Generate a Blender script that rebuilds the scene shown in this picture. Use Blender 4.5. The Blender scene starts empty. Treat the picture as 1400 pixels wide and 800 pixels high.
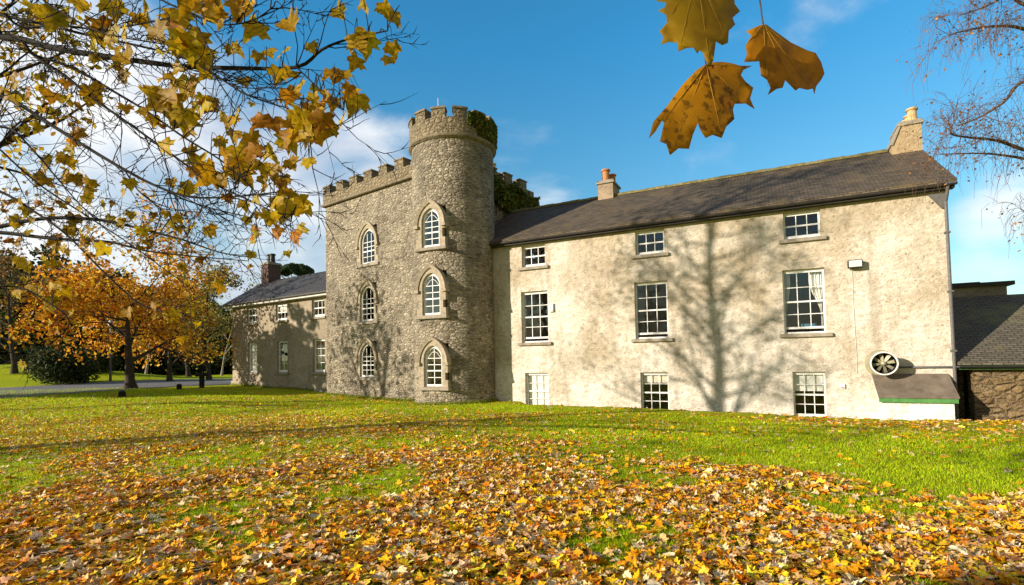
import bpy, bmesh, math, random
import numpy as np
from mathutils import Vector, Matrix
R = math.radians
scene = bpy.context.scene
col = scene.collection

# ------------------------------------------------------------------ camera
FPX, PITCH, ROLL, SH, CZ = 700.0, .0371, -.0202, 61.5, 1.72
_f = np.array([0, math.cos(PITCH), math.sin(PITCH)]); _u = np.array([0, -math.sin(PITCH), math.cos(PITCH)]); _r = np.array([1., 0, 0])
_c, _s = math.cos(ROLL), math.sin(ROLL)
CAM = np.stack([_c*_r + _s*_u, -_s*_r + _c*_u, _f], 1)
cd = bpy.data.cameras.new('camera'); cam = bpy.data.objects.new('camera', cd); col.objects.link(cam)
cam.matrix_world = Matrix(((CAM[0,0], CAM[0,1], -CAM[0,2], 0), (CAM[1,0], CAM[1,1], -CAM[1,2], 0), (CAM[2,0], CAM[2,1], -CAM[2,2], CZ), (0,0,0,1)))
cd.sensor_width = 36; cd.lens = 36*FPX/1400; cd.shift_y = SH/1400; cd.clip_start = .05; cd.clip_end = 5000
scene.camera = cam

# ------------------------------------------------------------------ light
SUN_EL = R(16); SUN_AZ = np.array([-.918, -.396])          # horizontal direction towards the sun
w = bpy.data.worlds.new('World'); scene.world = w; w.use_nodes = True
def make_world():
    nt = w.node_tree; nt.nodes.clear(); N = nt.nodes.new; L = nt.links.new
    out = N('ShaderNodeOutputWorld'); bg = N('ShaderNodeBackground'); bg.inputs[1].default_value = .087
    sky = N('ShaderNodeTexSky'); sky.sky_type = 'NISHITA'; sky.sun_disc = False; sky.sun_elevation = SUN_EL
    sky.sun_rotation = math.atan2(SUN_AZ[0], SUN_AZ[1]) % (2*math.pi); sky.air_density = 1.0; sky.dust_density = .25; sky.ozone_density = 2.6
    tc = N('ShaderNodeTexCoord')
    mp = N('ShaderNodeMapping'); mp.inputs['Scale'].default_value = (1, 1, 1.9); L(tc.outputs['Generated'], mp.inputs[0])
    n1 = N('ShaderNodeTexNoise'); n1.inputs['Scale'].default_value = 3.4; n1.inputs['Detail'].default_value = 9; n1.inputs['Roughness'].default_value = .55; n1.inputs['Distortion'].default_value = .35
    L(mp.outputs[0], n1.inputs['Vector'])
    acc = None
    def blob(px, py, sharp, weight):
        nonlocal acc
        d = CAM @ np.array([(px-700)/FPX, (400+SH-py)/FPX, 1.]); d /= np.linalg.norm(d)
        dp = N('ShaderNodeVectorMath'); dp.operation = 'DOT_PRODUCT'; dp.inputs[1].default_value = d; nn = N('ShaderNodeVectorMath'); nn.operation = 'NORMALIZE'
        L(tc.outputs['Generated'], nn.inputs[0]); L(nn.outputs[0], dp.inputs[0])
        mr = N('ShaderNodeMapRange'); mr.interpolation_type = 'SMOOTHSTEP'; mr.inputs['From Min'].default_value = math.cos(R(sharp)); mr.inputs['From Max'].default_value = 1
        mr.inputs['To Min'].default_value = 0; mr.inputs['To Max'].default_value = weight; L(dp.outputs['Value'], mr.inputs['Value'])
        if acc is None: acc = mr.outputs[0]
        else:
            a = N('ShaderNodeMath'); a.operation = 'MAXIMUM'; L(acc, a.inputs[0]); L(mr.outputs[0], a.inputs[1]); acc = a.outputs[0]
    blob(80, 190, 24, .38); blob(250, 270, 18, .35); blob(370, 300, 17, .41); blob(480, 235, 9, .34); blob(720, 240, 9, .16); blob(1385, 287, 5.5, .26); blob(560, 420, 10, .2)
    blob(820, 122, 3, .12); blob(990, 190, 4, .06); blob(1400, 400, 7, .24)
    yz = N('ShaderNodeSeparateXYZ'); L(tc.outputs['Generated'], yz.inputs[0]); yr = N('ShaderNodeMapRange'); yr.inputs['From Min'].default_value = .42; yr.inputs['From Max'].default_value = -.1; yr.inputs['To Min'].default_value = 0; yr.inputs['To Max'].default_value = .36  # unseen cloud cover added behind the viewer to fill the shaded walls
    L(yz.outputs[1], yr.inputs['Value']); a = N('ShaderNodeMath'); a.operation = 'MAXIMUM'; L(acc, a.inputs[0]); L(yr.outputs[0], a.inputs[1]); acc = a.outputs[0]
    a = N('ShaderNodeMath'); a.operation = 'ADD'; L(n1.outputs[0], a.inputs[0]); L(acc, a.inputs[1])
    cr = N('ShaderNodeMapRange'); cr.interpolation_type = 'SMOOTHSTEP'; cr.inputs['From Min'].default_value = .60; cr.inputs['From Max'].default_value = 1.0; cr.inputs['To Max'].default_value = .93
    L(a.outputs[0], cr.inputs['Value'])
    n2 = N('ShaderNodeTexNoise'); n2.inputs['Scale'].default_value = 5.0; n2.inputs['Detail'].default_value = 6; L(mp.outputs[0], n2.inputs['Vector'])
    cc = N('ShaderNodeValToRGB'); cc.color_ramp.elements[0].position = .38; cc.color_ramp.elements[0].color = (4.8, 5.2, 6.0, 1); cc.color_ramp.elements[1].position = .6; cc.color_ramp.elements[1].color = (7.9, 7.8, 7.7, 1)
    L(n2.outputs[0], cc.inputs[0])
    wr = N('ShaderNodeMapRange'); wr.inputs['From Min'].default_value = .45; wr.inputs['From Max'].default_value = .0; L(yz.outputs[1], wr.inputs['Value']); cw = N('ShaderNodeMix'); cw.data_type = 'RGBA'; L(wr.outputs[0], cw.inputs[0]); L(cc.outputs[0], cw.inputs[6]); cw.inputs[7].default_value = (3.3, 2.4, 1.7, 1)  # added rear clouds tinted a dim warm tone to steer the shade colour
    gr = N('ShaderNodeMix'); gr.data_type = 'RGBA'; gr.blend_type = 'MULTIPLY'; gr.inputs[0].default_value = 1; L(sky.outputs[0], gr.inputs[6])
    sz = N('ShaderNodeSeparateXYZ'); L(tc.outputs['Generated'], sz.inputs[0]); te = N('ShaderNodeValToRGB'); te.color_ramp.elements[0].position = .12; te.color_ramp.elements[0].color = (.98, 1.2, 1.06, 1); te.color_ramp.elements[1].position = .52; te.color_ramp.elements[1].color = (.42, 1.5, 1.72, 1)
    L(sz.outputs[2], te.inputs[0]); L(te.outputs[0], gr.inputs[7])
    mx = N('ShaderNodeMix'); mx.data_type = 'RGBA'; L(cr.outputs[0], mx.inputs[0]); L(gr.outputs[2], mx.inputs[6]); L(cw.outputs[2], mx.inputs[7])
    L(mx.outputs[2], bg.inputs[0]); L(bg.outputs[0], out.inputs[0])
make_world()
sd = bpy.data.lights.new('sun', 'SUN'); sd.energy = 4.8; sd.angle = R(.55); sd.color = (1, .885, .74)
sun = bpy.data.objects.new('sun', sd); col.objects.link(sun)
sun.rotation_euler = Vector((SUN_AZ[0]*math.cos(SUN_EL), SUN_AZ[1]*math.cos(SUN_EL), math.sin(SUN_EL))).to_track_quat('Z', 'Y').to_euler()
sun.location = (-40, -20, 40)
vs = scene.view_settings; vs.view_transform = 'Standard'; vs.look = 'None'; vs.exposure = .72; vs.gamma = 1; vs.use_curve_mapping = False
scene.cycles.use_denoising = True; scene.cycles.max_bounces = 6; scene.cycles.transparent_max_bounces = 12
scene.render.engine = 'CYCLES'

# ------------------------------------------------------------------ pixel helpers (1400 x 800 photograph)
def ray(px, py): return CAM @ np.array([(px-700)/FPX, (400+SH-py)/FPX, 1.])
def at(px, py, Y):
    d = ray(px, py); return d*(Y/d[1]) + np.array([0, 0, CZ])
def to_px(P):
    v = (np.asarray(P, float) - np.array([0, 0, CZ])) @ CAM
    return 700 + FPX*v[..., 0]/v[..., 2], 400 + SH - FPX*v[..., 1]/v[..., 2]
class Facade:
    def __init__(s, P, a):
        s.P = np.array([P[0], P[1], 0.]); s.a = a
        s.u = np.array([math.sin(a), -math.cos(a), 0]); s.y = np.array([math.cos(a), math.sin(a), 0])
    def pix(s, px, py, yo=0):
        d = ray(px, py); P0 = s.P + s.y*yo; O = np.array([0, 0, CZ]); q = O + d*(((P0-O) @ s.y)/(d @ s.y))
        return float((q-P0) @ s.u), float(q[2])
    def w(s, x, y, z): return s.P + s.u*x + s.y*y + np.array([0, 0, z])
    @property
    def rot(s): return s.a - math.pi/2
H = Facade((13.333, 15.5), 1.1052)          # rendered house, x = 0 at its far corner on the right
B = Facade((-4.608, 23.92), .922)           # castle block
L_ = Facade((-18.024, 33.0), .976)          # low wing
TC = np.array([-2.546, 23.14, 0]); TR = 1.854   # round tower

rng = np.random.default_rng(7)
# ------------------------------------------------------------------ object helpers
def tag(o, label=None, cat=None, group=None, kind=None):
    if label: o['label'] = label
    if cat: o['category'] = cat
    if group: o['group'] = group
    if kind: o['kind'] = kind
    return o
def empty(name, loc=(0, 0, 0), rz=0, label=None, cat=None, group=None):
    o = bpy.data.objects.new(name, None); col.objects.link(o); o.location = tuple(float(v) for v in loc); o.rotation_euler = (0, 0, rz); o.empty_display_size = .2
    return tag(o, label, cat, group)
def link(name, me, mat, parent=None):
    o = bpy.data.objects.new(name, me); col.objects.link(o)
    if mat: me.materials.append(mat)
    if parent: o.parent = parent
    return o
class MB:
    def __init__(s): s.v = []; s.f = []
    def add(s, vs, fs):
        n = len(s.v); s.v += [tuple(float(c) for c in v) for v in vs]; s.f += [tuple(i+n for i in f) for f in fs]; return s
    def box(s, x0, x1, y0, y1, z0, z1):
        return s.add([(x0,y0,z0),(x1,y0,z0),(x1,y1,z0),(x0,y1,z0),(x0,y0,z1),(x1,y0,z1),(x1,y1,z1),(x0,y1,z1)], [(3,2,1,0),(4,5,6,7),(0,1,5,4),(1,2,6,5),(2,3,7,6),(3,0,4,7)])
    def prism(s, poly, axis, a, b):
        """poly of 2-D points extruded along axis x, y or z from a to b"""
        def P(p, t): return (t, p[0], p[1]) if axis == 'x' else (p[0], t, p[1]) if axis == 'y' else (p[0], p[1], t)
        n = len(poly); vs = [P(p, a) for p in poly] + [P(p, b) for p in poly]
        return s.add(vs, [tuple(range(n))[::-1], tuple(range(n, 2*n))] + [(i, (i+1) % n, n+(i+1) % n, n+i) for i in range(n)])
    def ring(s, outer, inner, y0, y1):
        """frame between two x-z outlines with equally many points, from y0 (front) to y1"""
        n = len(outer); vs = []
        for y in (y0, y1):
            vs += [(p[0], y, p[1]) for p in outer] + [(p[0], y, p[1]) for p in inner]
        fs = []
        for i in range(n):
            j = (i+1) % n
            fs += [(i, j, n+j, n+i), (2*n+j, 2*n+i, 3*n+i, 3*n+j), (j, i, 2*n+i, 2*n+j), (n+i, n+j, 3*n+j, 3*n+i)]
        return s.add(vs, fs)
    def tube(s, pts, rad, n=6, cap=True):
        pts = [np.array(p, float) for p in pts]; m = len(pts)
        if not hasattr(rad, '__len__'): rad = [rad]*m
        t0 = pts[1]-pts[0]; t0 /= np.linalg.norm(t0) + 1e-9
        a = np.cross(t0, [0, 0, 1.] if abs(t0[2]) < .9 else [1., 0, 0]); a /= np.linalg.norm(a)
        vs = []
        for i, p in enumerate(pts):
            t = pts[min(i+1, m-1)] - pts[max(i-1, 0)]; t /= np.linalg.norm(t) + 1e-9
            a = a - t*(a @ t); a /= np.linalg.norm(a) + 1e-9; b = np.cross(t, a)
            for k in range(n):
                q = 2*math.pi*k/n; vs.append(p + (a*math.cos(q) + b*math.sin(q))*rad[i])
        fs = [(i*n+k, i*n+(k+1) % n, (i+1)*n+(k+1) % n, (i+1)*n+k) for i in range(m-1) for k in range(n)]
        if cap: fs += [tuple(range(n))[::-1], tuple(range((m-1)*n, m*n))]
        return s.add(vs, fs)
    def lathe(s, prof, c=(0, 0, 0), n=32, a0=0, a1=2*math.pi, axis='z'):
        full = abs(a1-a0-2*math.pi) < 1e-6; k = n if full else n+1; vs = []
        for r, z in prof:
            for i in range(k):
                q = a0 + (a1-a0)*i/n
                vs.append((c[0]+r*math.cos(q), c[1]+r*math.sin(q), c[2]+z) if axis == 'z' else (c[0]+r*math.cos(q), c[1]+z, c[2]+r*math.sin(q)))
        return s.add(vs, [(j*k+i, j*k+(i+1) % k, (j+1)*k+(i+1) % k, (j+1)*k+i) for j in range(len(prof)-1) for i in range(n)])
    def mesh(s, name): 
        me = bpy.data.meshes.new(name); me.from_pydata(s.v, [], s.f); me.update(); return me
    def build(s, name, mat, parent=None, smooth=False, bevel=0, normals=True):
        me = s.mesh(name)
        if normals or bevel:
            bm = bmesh.new(); bm.from_mesh(me); bmesh.ops.recalc_face_normals(bm, faces=bm.faces)
            if bevel: bmesh.ops.bevel(bm, geom=[e for e in bm.edges if e.is_manifold and e.calc_face_angle(0) > .6], offset=bevel, segments=1, affect='EDGES', clamp_overlap=True)
            bm.to_mesh(me); bm.free()
        if smooth: me.shade_smooth()
        return link(name, me, mat, parent)
def tri_mesh(name, V, T, C=None):
    me = bpy.data.meshes.new(name); V = np.asarray(V, np.float32); T = np.asarray(T, np.int32)
    me.vertices.add(len(V)); me.vertices.foreach_set('co', V.ravel())
    me.loops.add(T.size); me.loops.foreach_set('vertex_index', T.ravel())
    me.polygons.add(len(T)); me.polygons.foreach_set('loop_start', np.arange(0, T.size, 3, dtype=np.int32))
    me.update(calc_edges=True)
    if C is not None:
        at_ = me.color_attributes.new('col', 'FLOAT_COLOR', 'POINT'); C = np.asarray(C, np.float32)
        if C.shape[1] == 3: C = np.concatenate([C, np.ones((len(C), 1), np.float32)], 1)
        at_.data.foreach_set('color', C.ravel())
    return me
def scatter(tv, tf, pos, rot, size, cols):
    """n copies of a template (k verts, triangles) -> verts, tris, colours; rot (n,3,3)"""
    n, k = len(pos), len(tv)
    V = np.einsum('nij,kj->nki', rot, tv)*np.asarray(size).reshape(-1, 1, 1) + pos[:, None, :]
    T = (np.asarray(tf)[None] + (np.arange(n)*k)[:, None, None]).reshape(-1, 3)
    return V.reshape(-1, 3), T, np.repeat(cols, k, 0)
def rand_rot(n, rg=rng):
    q = rg.normal(size=(n, 4)); q /= np.linalg.norm(q, axis=1, keepdims=True); w_, x, y, z = q.T
    return np.stack([1-2*(y*y+z*z), 2*(x*y-z*w_), 2*(x*z+y*w_), 2*(x*y+z*w_), 1-2*(x*x+z*z), 2*(y*z-x*w_), 2*(x*z-y*w_), 2*(y*z+x*w_), 1-2*(x*x+y*y)], 1).reshape(n, 3, 3)
def tilt_rot(n, sd, rg=rng):
    """lying flat, random heading, tilted by about sd radians"""
    a = rg.uniform(0, 2*np.pi, n); t = rg.normal(0, sd, n); b = rg.uniform(0, 2*np.pi, n)
    ca, sa = np.cos(a), np.sin(a); Z = np.zeros(n); O = np.ones(n)
    Rz = np.stack([ca, -sa, Z, sa, ca, Z, Z, Z, O], 1).reshape(n, 3, 3)
    ax = np.stack([np.cos(b), np.sin(b), Z], 1); K = np.zeros((n, 3, 3)); K[:, 0, 2] = ax[:, 1]; K[:, 1, 2] = -ax[:, 0]; K[:, 2, 0] = -ax[:, 1]; K[:, 2, 1] = ax[:, 0]
    Rt = np.eye(3)[None] + np.sin(t)[:, None, None]*K + (1-np.cos(t))[:, None, None]*(K @ K)
    return Rt @ Rz
def vnoise(x, y, seed=0):
    x = np.asarray(x, float); y = np.asarray(y, float); i = np.floor(x).astype(int); j = np.floor(y).astype(int); fx = x-i; fy = y-j
    fx = fx*fx*(3-2*fx); fy = fy*fy*(3-2*fy)
    def h(a, b): 
        n = np.sin(a*127.1 + b*311.7 + seed*74.7)*43758.5453; return n - np.floor(n)
    return (h(i, j)*(1-fx)+h(i+1, j)*fx)*(1-fy) + (h(i, j+1)*(1-fx)+h(i+1, j+1)*fx)*fy
def fnoise(x, y, seed=0): return (vnoise(x, y, seed) + .5*vnoise(x*2.1, y*2.1, seed+1) + .25*vnoise(x*4.3, y*4.3, seed+2))/1.75
def pick(pal, n, rg=rng, var=.18):
    pal = np.array(pal, float); i = rg.choice(len(pal), n, p=pal[:, 3]/pal[:, 3].sum())
    return np.clip(pal[i, :3]*rg.normal(1, var, (n, 1))*rg.normal(1, var*.35, (n, 3)), .004, .95)
LEAF_HALF = [(.0, .0), (.17, -.11), (.37, -.07), (.32, .07), (.53, .22), (.40, .28), (.45, .44), (.25, .39), (.19, .55), (.11, .62)]
def leaf_template(curl, seed):
    g = np.random.default_rng(seed); o = LEAF_HALF + [(0, .88)] + [(-x, y) for x, y in LEAF_HALF[:0:-1]]
    o = np.array(o) + np.pad(g.normal(0, .025, (len(o)-1, 2)), ((1, 0), (0, 0))); c = np.array([[0, .28]])
    P = np.concatenate([c, o]); P[:, 1] -= .28
    r2 = P[:, 0]**2 + P[:, 1]**2
    z = curl*(P[:, 0]**2)*1.3 + g.normal(0, .6)*abs(curl)*P[:, 1]**2 + g.normal(0, .06+.12*abs(curl), len(P))*r2*2 + g.normal(0, .25)*P[:, 0]*P[:, 1]
    z[0] -= .03
    n = len(o); return np.column_stack([P, z]), [(0, 1+i, 1+(i+1) % n) for i in range(n)]
LEAVES = [leaf_template(c, i) for i, c in enumerate((.35, -.35, .6, -.6, .15, .8, -.8, .0))]
def litter_template(seed):
    g = np.random.default_rng(200+seed); v, f = leaf_template(g.uniform(-.55, .45), seed+50); v = v.copy()
    v[:, 0] *= g.uniform(.62, 1.05); v[:, 1] *= g.uniform(.8, 1.1)
    fold = g.choice([0, 0, 0, .5]); s = g.choice([-1, 1]); k = v[:, 0]*s > 0; v[k, 2] += fold*abs(v[k, 0]); v[k, 0] *= 1/(1+fold*.7)
    tip = v[:, 1] > .2; v[tip, 2] += g.uniform(-.5, .4)*(v[tip, 1]-.2)
    if seed % 4 == 3: v[1:, :2] = v[1:, :2]*.55 + .45*v[1:, :2]/np.maximum(.2, np.linalg.norm(v[1:, :2], axis=1, keepdims=True))*np.array([.28, .42])
    return v, f
LITTER = [litter_template(i) for i in range(18)]
DIA = (np.array([(0, -.5, 0), (.34, -.12, .06), (.22, .3, -.03), (0, .55, .05), (-.22, .3, -.03), (-.34, -.12, .06)]), [(0, 1, 5), (1, 2, 4), (1, 4, 5), (2, 3, 4)])

# ------------------------------------------------------------------ materials
def mat(name):
    m = bpy.data.materials.new(name); m.use_nodes = True; nt = m.node_tree; b = nt.nodes['Principled BSDF']; b.inputs['Specular IOR Level'].default_value = .25
    return m, nt, b, nt.nodes.new, nt.links.new
def ramp(N, pts):
    r = N('ShaderNodeValToRGB'); e = r.color_ramp.elements
    while len(e) < len(pts): e.new(.5)
    for i, (p, c) in enumerate(pts): e[i].position = p; e[i].color = (*c, 1) if len(c) == 3 else c
    return r
def coords(N, L, scale=(1, 1, 1), distort=0, dscale=2):
    t = N('ShaderNodeTexCoord'); mp = N('ShaderNodeMapping'); mp.inputs['Scale'].default_value = scale; L(t.outputs['Object'], mp.inputs[0]); o = mp.outputs[0]
    if distort:
        n = N('ShaderNodeTexNoise'); n.inputs['Scale'].default_value = dscale; n.inputs['Detail'].default_value = 3; L(o, n.inputs['Vector'])
        s = N('ShaderNodeVectorMath'); s.operation = 'SUBTRACT'; s.inputs[1].default_value = (.5, .5, .5); L(n.outputs['Color'], s.inputs[0])
        k = N('ShaderNodeVectorMath'); k.operation = 'SCALE'; k.inputs['Scale'].default_value = distort; L(s.outputs[0], k.inputs[0])
        a = N('ShaderNodeVectorMath'); a.operation = 'ADD'; L(o, a.inputs[0]); L(k.outputs[0], a.inputs[1]); o = a.outputs[0]
    return t, o
def noise(N, L, vec, scale, detail=5, rough=.6):
    n = N('ShaderNodeTexNoise'); n.inputs['Scale'].default_value = scale; n.inputs['Detail'].default_value = detail; n.inputs['Roughness'].default_value = rough
    L(vec, n.inputs['Vector']); return n.outputs['Fac']
def mixc(N, L, f, a, b, mode='MIX'):
    m = N('ShaderNodeMix'); m.data_type = 'RGBA'; m.blend_type = mode
    for k, v in ((0, f), (6, a), (7, b)):
        if hasattr(v, 'default_value') or hasattr(v, 'is_linked'): L(v, m.inputs[k])
        else: m.inputs[k].default_value = v if k == 0 else (*v, 1)
    return m.outputs[2]
def mth(N, L, op, a, b=0.):
    m = N('ShaderNodeMath'); m.operation = op
    for i, v in enumerate((a, b)):
        if isinstance(v, (int, float)): m.inputs[i].default_value = v
        else: L(v, m.inputs[i])
    return m.outputs[0]
def bump(N, L, b, h, strength, dist):
    n = N('ShaderNodeBump'); n.inputs['Strength'].default_value = strength; n.inputs['Distance'].default_value = dist; L(h, n.inputs['Height']); L(n.outputs[0], b.inputs['Normal']); return n
def rubble(name, stones, mortar, size=.3, flat=1.9, bd=.05, stain=(.12, .1, .07)):
    m, nt, b, N, L = mat(name)
    k = 1/size; t, v = coords(N, L, (k, k, k*flat), .55, 1.3)
    vo = N('ShaderNodeTexVoronoi'); vo.inputs['Scale'].default_value = 1; vo.inputs['Randomness'].default_value = .95; L(v, vo.inputs['Vector'])
    ve = N('ShaderNodeTexVoronoi'); ve.feature = 'DISTANCE_TO_EDGE'; ve.inputs['Scale'].default_value = 1; ve.inputs['Randomness'].default_value = .95; L(v, ve.inputs['Vector'])
    sep = N('ShaderNodeSeparateColor'); L(vo.outputs['Color'], sep.inputs[0])
    st = ramp(N, [(i/(len(stones)-1), c) for i, c in enumerate(stones)]); L(sep.outputs[0], st.inputs[0])
    tn, tv = coords(N, L); n1 = noise(N, L, tv, 14, 6); n2 = noise(N, L, tv, .55, 5); n3 = noise(N, L, tv, 55, 3)
    c = mixc(N, L, .75, st.outputs[0], mixc(N, L, n1, (.45, .43, .4), (1.45, 1.42, 1.38)), 'MULTIPLY')
    e = ramp(N, [(.02, (1, 1, 1)), (.13, (0, 0, 0))]); L(ve.outputs['Distance'], e.inputs[0])
    c = mixc(N, L, e.outputs[0], c, mixc(N, L, n1, tuple(x*.7 for x in mortar), tuple(x*1.2 for x in mortar)))
    sr = ramp(N, [(.46, (0, 0, 0)), (.66, (.9, .9, .9))]); L(n2, sr.inputs[0]); c = mixc(N, L, sr.outputs[0], c, mixc(N, L, .6, c, stain))
    L(c, b.inputs['Base Color']); b.inputs['Roughness'].default_value = .95
    hr = ramp(N, [(.0, (0, 0, 0)), (.25, (.85, .85, .85)), (.6, (1, 1, 1))]); L(ve.outputs['Distance'], hr.inputs[0])
    h = mth(N, L, 'ADD', mth(N, L, 'ADD', hr.outputs[0], mth(N, L, 'MULTIPLY', sep.outputs[1], .8)), mth(N, L, 'MULTIPLY', n1, .9)); h = mth(N, L, 'ADD', h, mth(N, L, 'MULTIPLY', n3, .3))
    bump(N, L, b, h, 1, bd); return m
def roughcast(name, c1, c2, stainc, bd=.035, base_z=None):
    m, nt, b, N, L = mat(name); t, v = coords(N, L)
    _, vz = coords(N, L, (1, 1, 1.5), .25, 3); n0 = noise(N, L, v, .42, 6); n1 = noise(N, L, vz, 4.6, 7, .62); n2 = noise(N, L, v, 45, 4); vr = N('ShaderNodeTexVoronoi'); vr.feature = 'SMOOTH_F1'; vr.inputs['Scale'].default_value = 4.2; L(vz, vr.inputs['Vector']); _, vs_ = coords(N, L, (1.4, 1, .22)); n3 = noise(N, L, vs_, 1.0, 5)
    zz = N('ShaderNodeSeparateXYZ'); L(v, zz.inputs[0]); n0 = mth(N, L, 'ADD', n0, mth(N, L, 'MULTIPLY', mth(N, L, 'SUBTRACT', 2.6, zz.outputs[2]), .032))
    r0 = ramp(N, [(.34, c1), (.60, c2)]); L(n0, r0.inputs[0])
    r1 = ramp(N, [(.32, (.74, .71, .66)), (.56, (1.05, 1.04, 1.03))]); L(n1, r1.inputs[0]); c = mixc(N, L, .85, r0.outputs[0], r1.outputs[0], 'MULTIPLY')
    n4 = noise(N, L, vz, 13, 3, .5); r4 = ramp(N, [(.30, (.50, .45, .38)), (.43, (1, 1, 1))]); L(n4, r4.inputs[0]); c = mixc(N, L, .8, c, r4.outputs[0], 'MULTIPLY')  # dark flecks: tiny shadows of the roughcast lumps, painted into the colour
    r3 = ramp(N, [(.52, (0, 0, 0)), (.72, (.8, .8, .8))]); L(n3, r3.inputs[0]); c = mixc(N, L, r3.outputs[0], c, mixc(N, L, .75, c, stainc))
    _, vp = coords(N, L, (.42, .42, .55), 1.1, 1.6); vq = N('ShaderNodeTexVoronoi'); vq.inputs['Scale'].default_value = 1.; L(vp, vq.inputs['Vector']); sq = N('ShaderNodeSeparateColor'); L(vq.outputs['Color'], sq.inputs[0])
    rq = ramp(N, [(.0, (.86, .84, .80)), (.5, (1., .99, .98)), (1., (1.07, 1.06, 1.05))]); L(sq.outputs[0], rq.inputs[0]); c = mixc(N, L, .8, c, rq.outputs[0], 'MULTIPLY')
    L(c, b.inputs['Base Color']); b.inputs['Roughness'].default_value = .95
    h = mth(N, L, 'ADD', mth(N, L, 'SUBTRACT', mth(N, L, 'ADD', n1, mth(N, L, 'MULTIPLY', n4, .45)), mth(N, L, 'MULTIPLY', vr.outputs['Distance'], .55)), mth(N, L, 'MULTIPLY', n2, .22)); bump(N, L, b, h, 1, bd); return m
def slate(name, c1, c2, mossc, moss=.6, zs=1.84, bw=.24, rh=.115):
    m, nt, b, N, L = mat(name); t = N('ShaderNodeTexCoord'); s = N('ShaderNodeSeparateXYZ'); L(t.outputs['Object'], s.inputs[0]); cb = N('ShaderNodeCombineXYZ')
    L(s.outputs[0], cb.inputs[0]); L(mth(N, L, 'MULTIPLY', s.outputs[2], zs), cb.inputs[1])
    br = N('ShaderNodeTexBrick'); br.inputs['Scale'].default_value = 1; br.inputs['Brick Width'].default_value = bw; br.inputs['Row Height'].default_value = rh; br.inputs['Mortar Size'].default_value = .012; br.inputs['Mortar Smooth'].default_value = .3; br.inputs['Bias'].default_value = 0
    br.inputs['Color1'].default_value = (*c1, 1); br.inputs['Color2'].default_value = (*c2, 1); br.inputs['Mortar'].default_value = (.035, .029, .022, 1); L(cb.outputs[0], br.inputs['Vector'])
    _, v = coords(N, L); n1 = noise(N, L, v, 1.1, 7); n2 = noise(N, L, v, 20, 5)
    c = mixc(N, L, .8, br.outputs['Color'], mixc(N, L, n2, (.4, .4, .4), (1.6, 1.55, 1.5)), 'MULTIPLY')
    r = ramp(N, [(.5, (0, 0, 0)), (.7, (moss,)*3)]); L(n1, r.inputs[0]); c = mixc(N, L, r.outputs[0], c, mixc(N, L, n2, tuple(x*.5 for x in mossc), tuple(x*1.4 for x in mossc)))
    L(c, b.inputs['Base Color']); b.inputs['Roughness'].default_value = .75; b.inputs['Specular IOR Level'].default_value = .3
    wv = mth(N, L, 'FRACT', mth(N, L, 'DIVIDE', mth(N, L, 'MULTIPLY', s.outputs[2], zs), rh))
    h = mth(N, L, 'ADD', mth(N, L, 'MULTIPLY', wv, -.5), mth(N, L, 'ADD', mth(N, L, 'MULTIPLY', br.outputs['Fac'], -.7), mth(N, L, 'MULTIPLY', n2, .8))); bump(N, L, b, h, .9, .03); return m
def plain(name, c, rough=.6, var=.25, scale=6, bd=.004, metal=0, spec=.3, c2=None):
    m, nt, b, N, L = mat(name); _, v = coords(N, L); n = noise(N, L, v, scale, 6); n2 = noise(N, L, v, scale*7, 4)
    r = ramp(N, [(.3, tuple(x*(1-var) for x in (c2 or c))), (.7, tuple(min(1, x*(1+var*.6)) for x in c))]); L(n, r.inputs[0]); L(r.outputs[0], b.inputs['Base Color'])
    b.inputs['Roughness'].default_value = rough; b.inputs['Metallic'].default_value = metal; b.inputs['Specular IOR Level'].default_value = spec
    if bd: bump(N, L, b, mth(N, L, 'ADD', n, mth(N, L, 'MULTIPLY', n2, .5)), .7, bd)
    return m
def leafmat(name, trans=.35, rough=.6, spots=0):
    m, nt, b, N, L = mat(name); a = N('ShaderNodeAttribute'); a.attribute_name = 'col'; c = a.outputs['Color']
    if spots:
        _, v = coords(N, L); n = noise(N, L, v, spots, 4); r = ramp(N, [(.36, (.45, .32, .22)), (.52, (1, 1, 1))]); L(n, r.inputs[0]); c = mixc(N, L, .8, c, r.outputs[0], 'MULTIPLY')
    L(c, b.inputs['Base Color']); b.inputs['Roughness'].default_value = rough; b.inputs['Specular IOR Level'].default_value = .2
    t = N('ShaderNodeBsdfTranslucent'); L(c, t.inputs[0]); mx = N('ShaderNodeMixShader'); mx.inputs[0].default_value = trans
    L(b.outputs[0], mx.inputs[1]); L(t.outputs[0], mx.inputs[2]); L(mx.outputs[0], nt.nodes['Material Output'].inputs[0]); return m
def glassmat():
    m, nt, b, N, L = mat('window_glass'); nt.nodes.remove(b); tr = N('ShaderNodeBsdfTransparent'); tr.inputs[0].default_value = (.97, .98, .975, 1); g = N('ShaderNodeBsdfGlossy'); g.inputs['Roughness'].default_value = .015; g.inputs[0].default_value = (.95, .97, 1, 1)
    fr = N('ShaderNodeFresnel'); fr.inputs[0].default_value = 1.52; _, v = coords(N, L); n = noise(N, L, v, 2.2, 2); bp = N('ShaderNodeBump'); bp.inputs['Strength'].default_value = .25; bp.inputs['Distance'].default_value = .02; L(n, bp.inputs['Height']); L(bp.outputs[0], g.inputs['Normal'])
    mx = N('ShaderNodeMixShader'); ge = N('ShaderNodeNewGeometry'); L(mth(N, L, 'MULTIPLY', mth(N, L, 'MULTIPLY', fr.outputs[0], 1.55), mth(N, L, 'SUBTRACT', 1., ge.outputs['Backfacing'])), mx.inputs[0]); L(tr.outputs[0], mx.inputs[1]); L(g.outputs[0], mx.inputs[2]); L(mx.outputs[0], nt.nodes['Material Output'].inputs[0]); return m
M = {}
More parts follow.
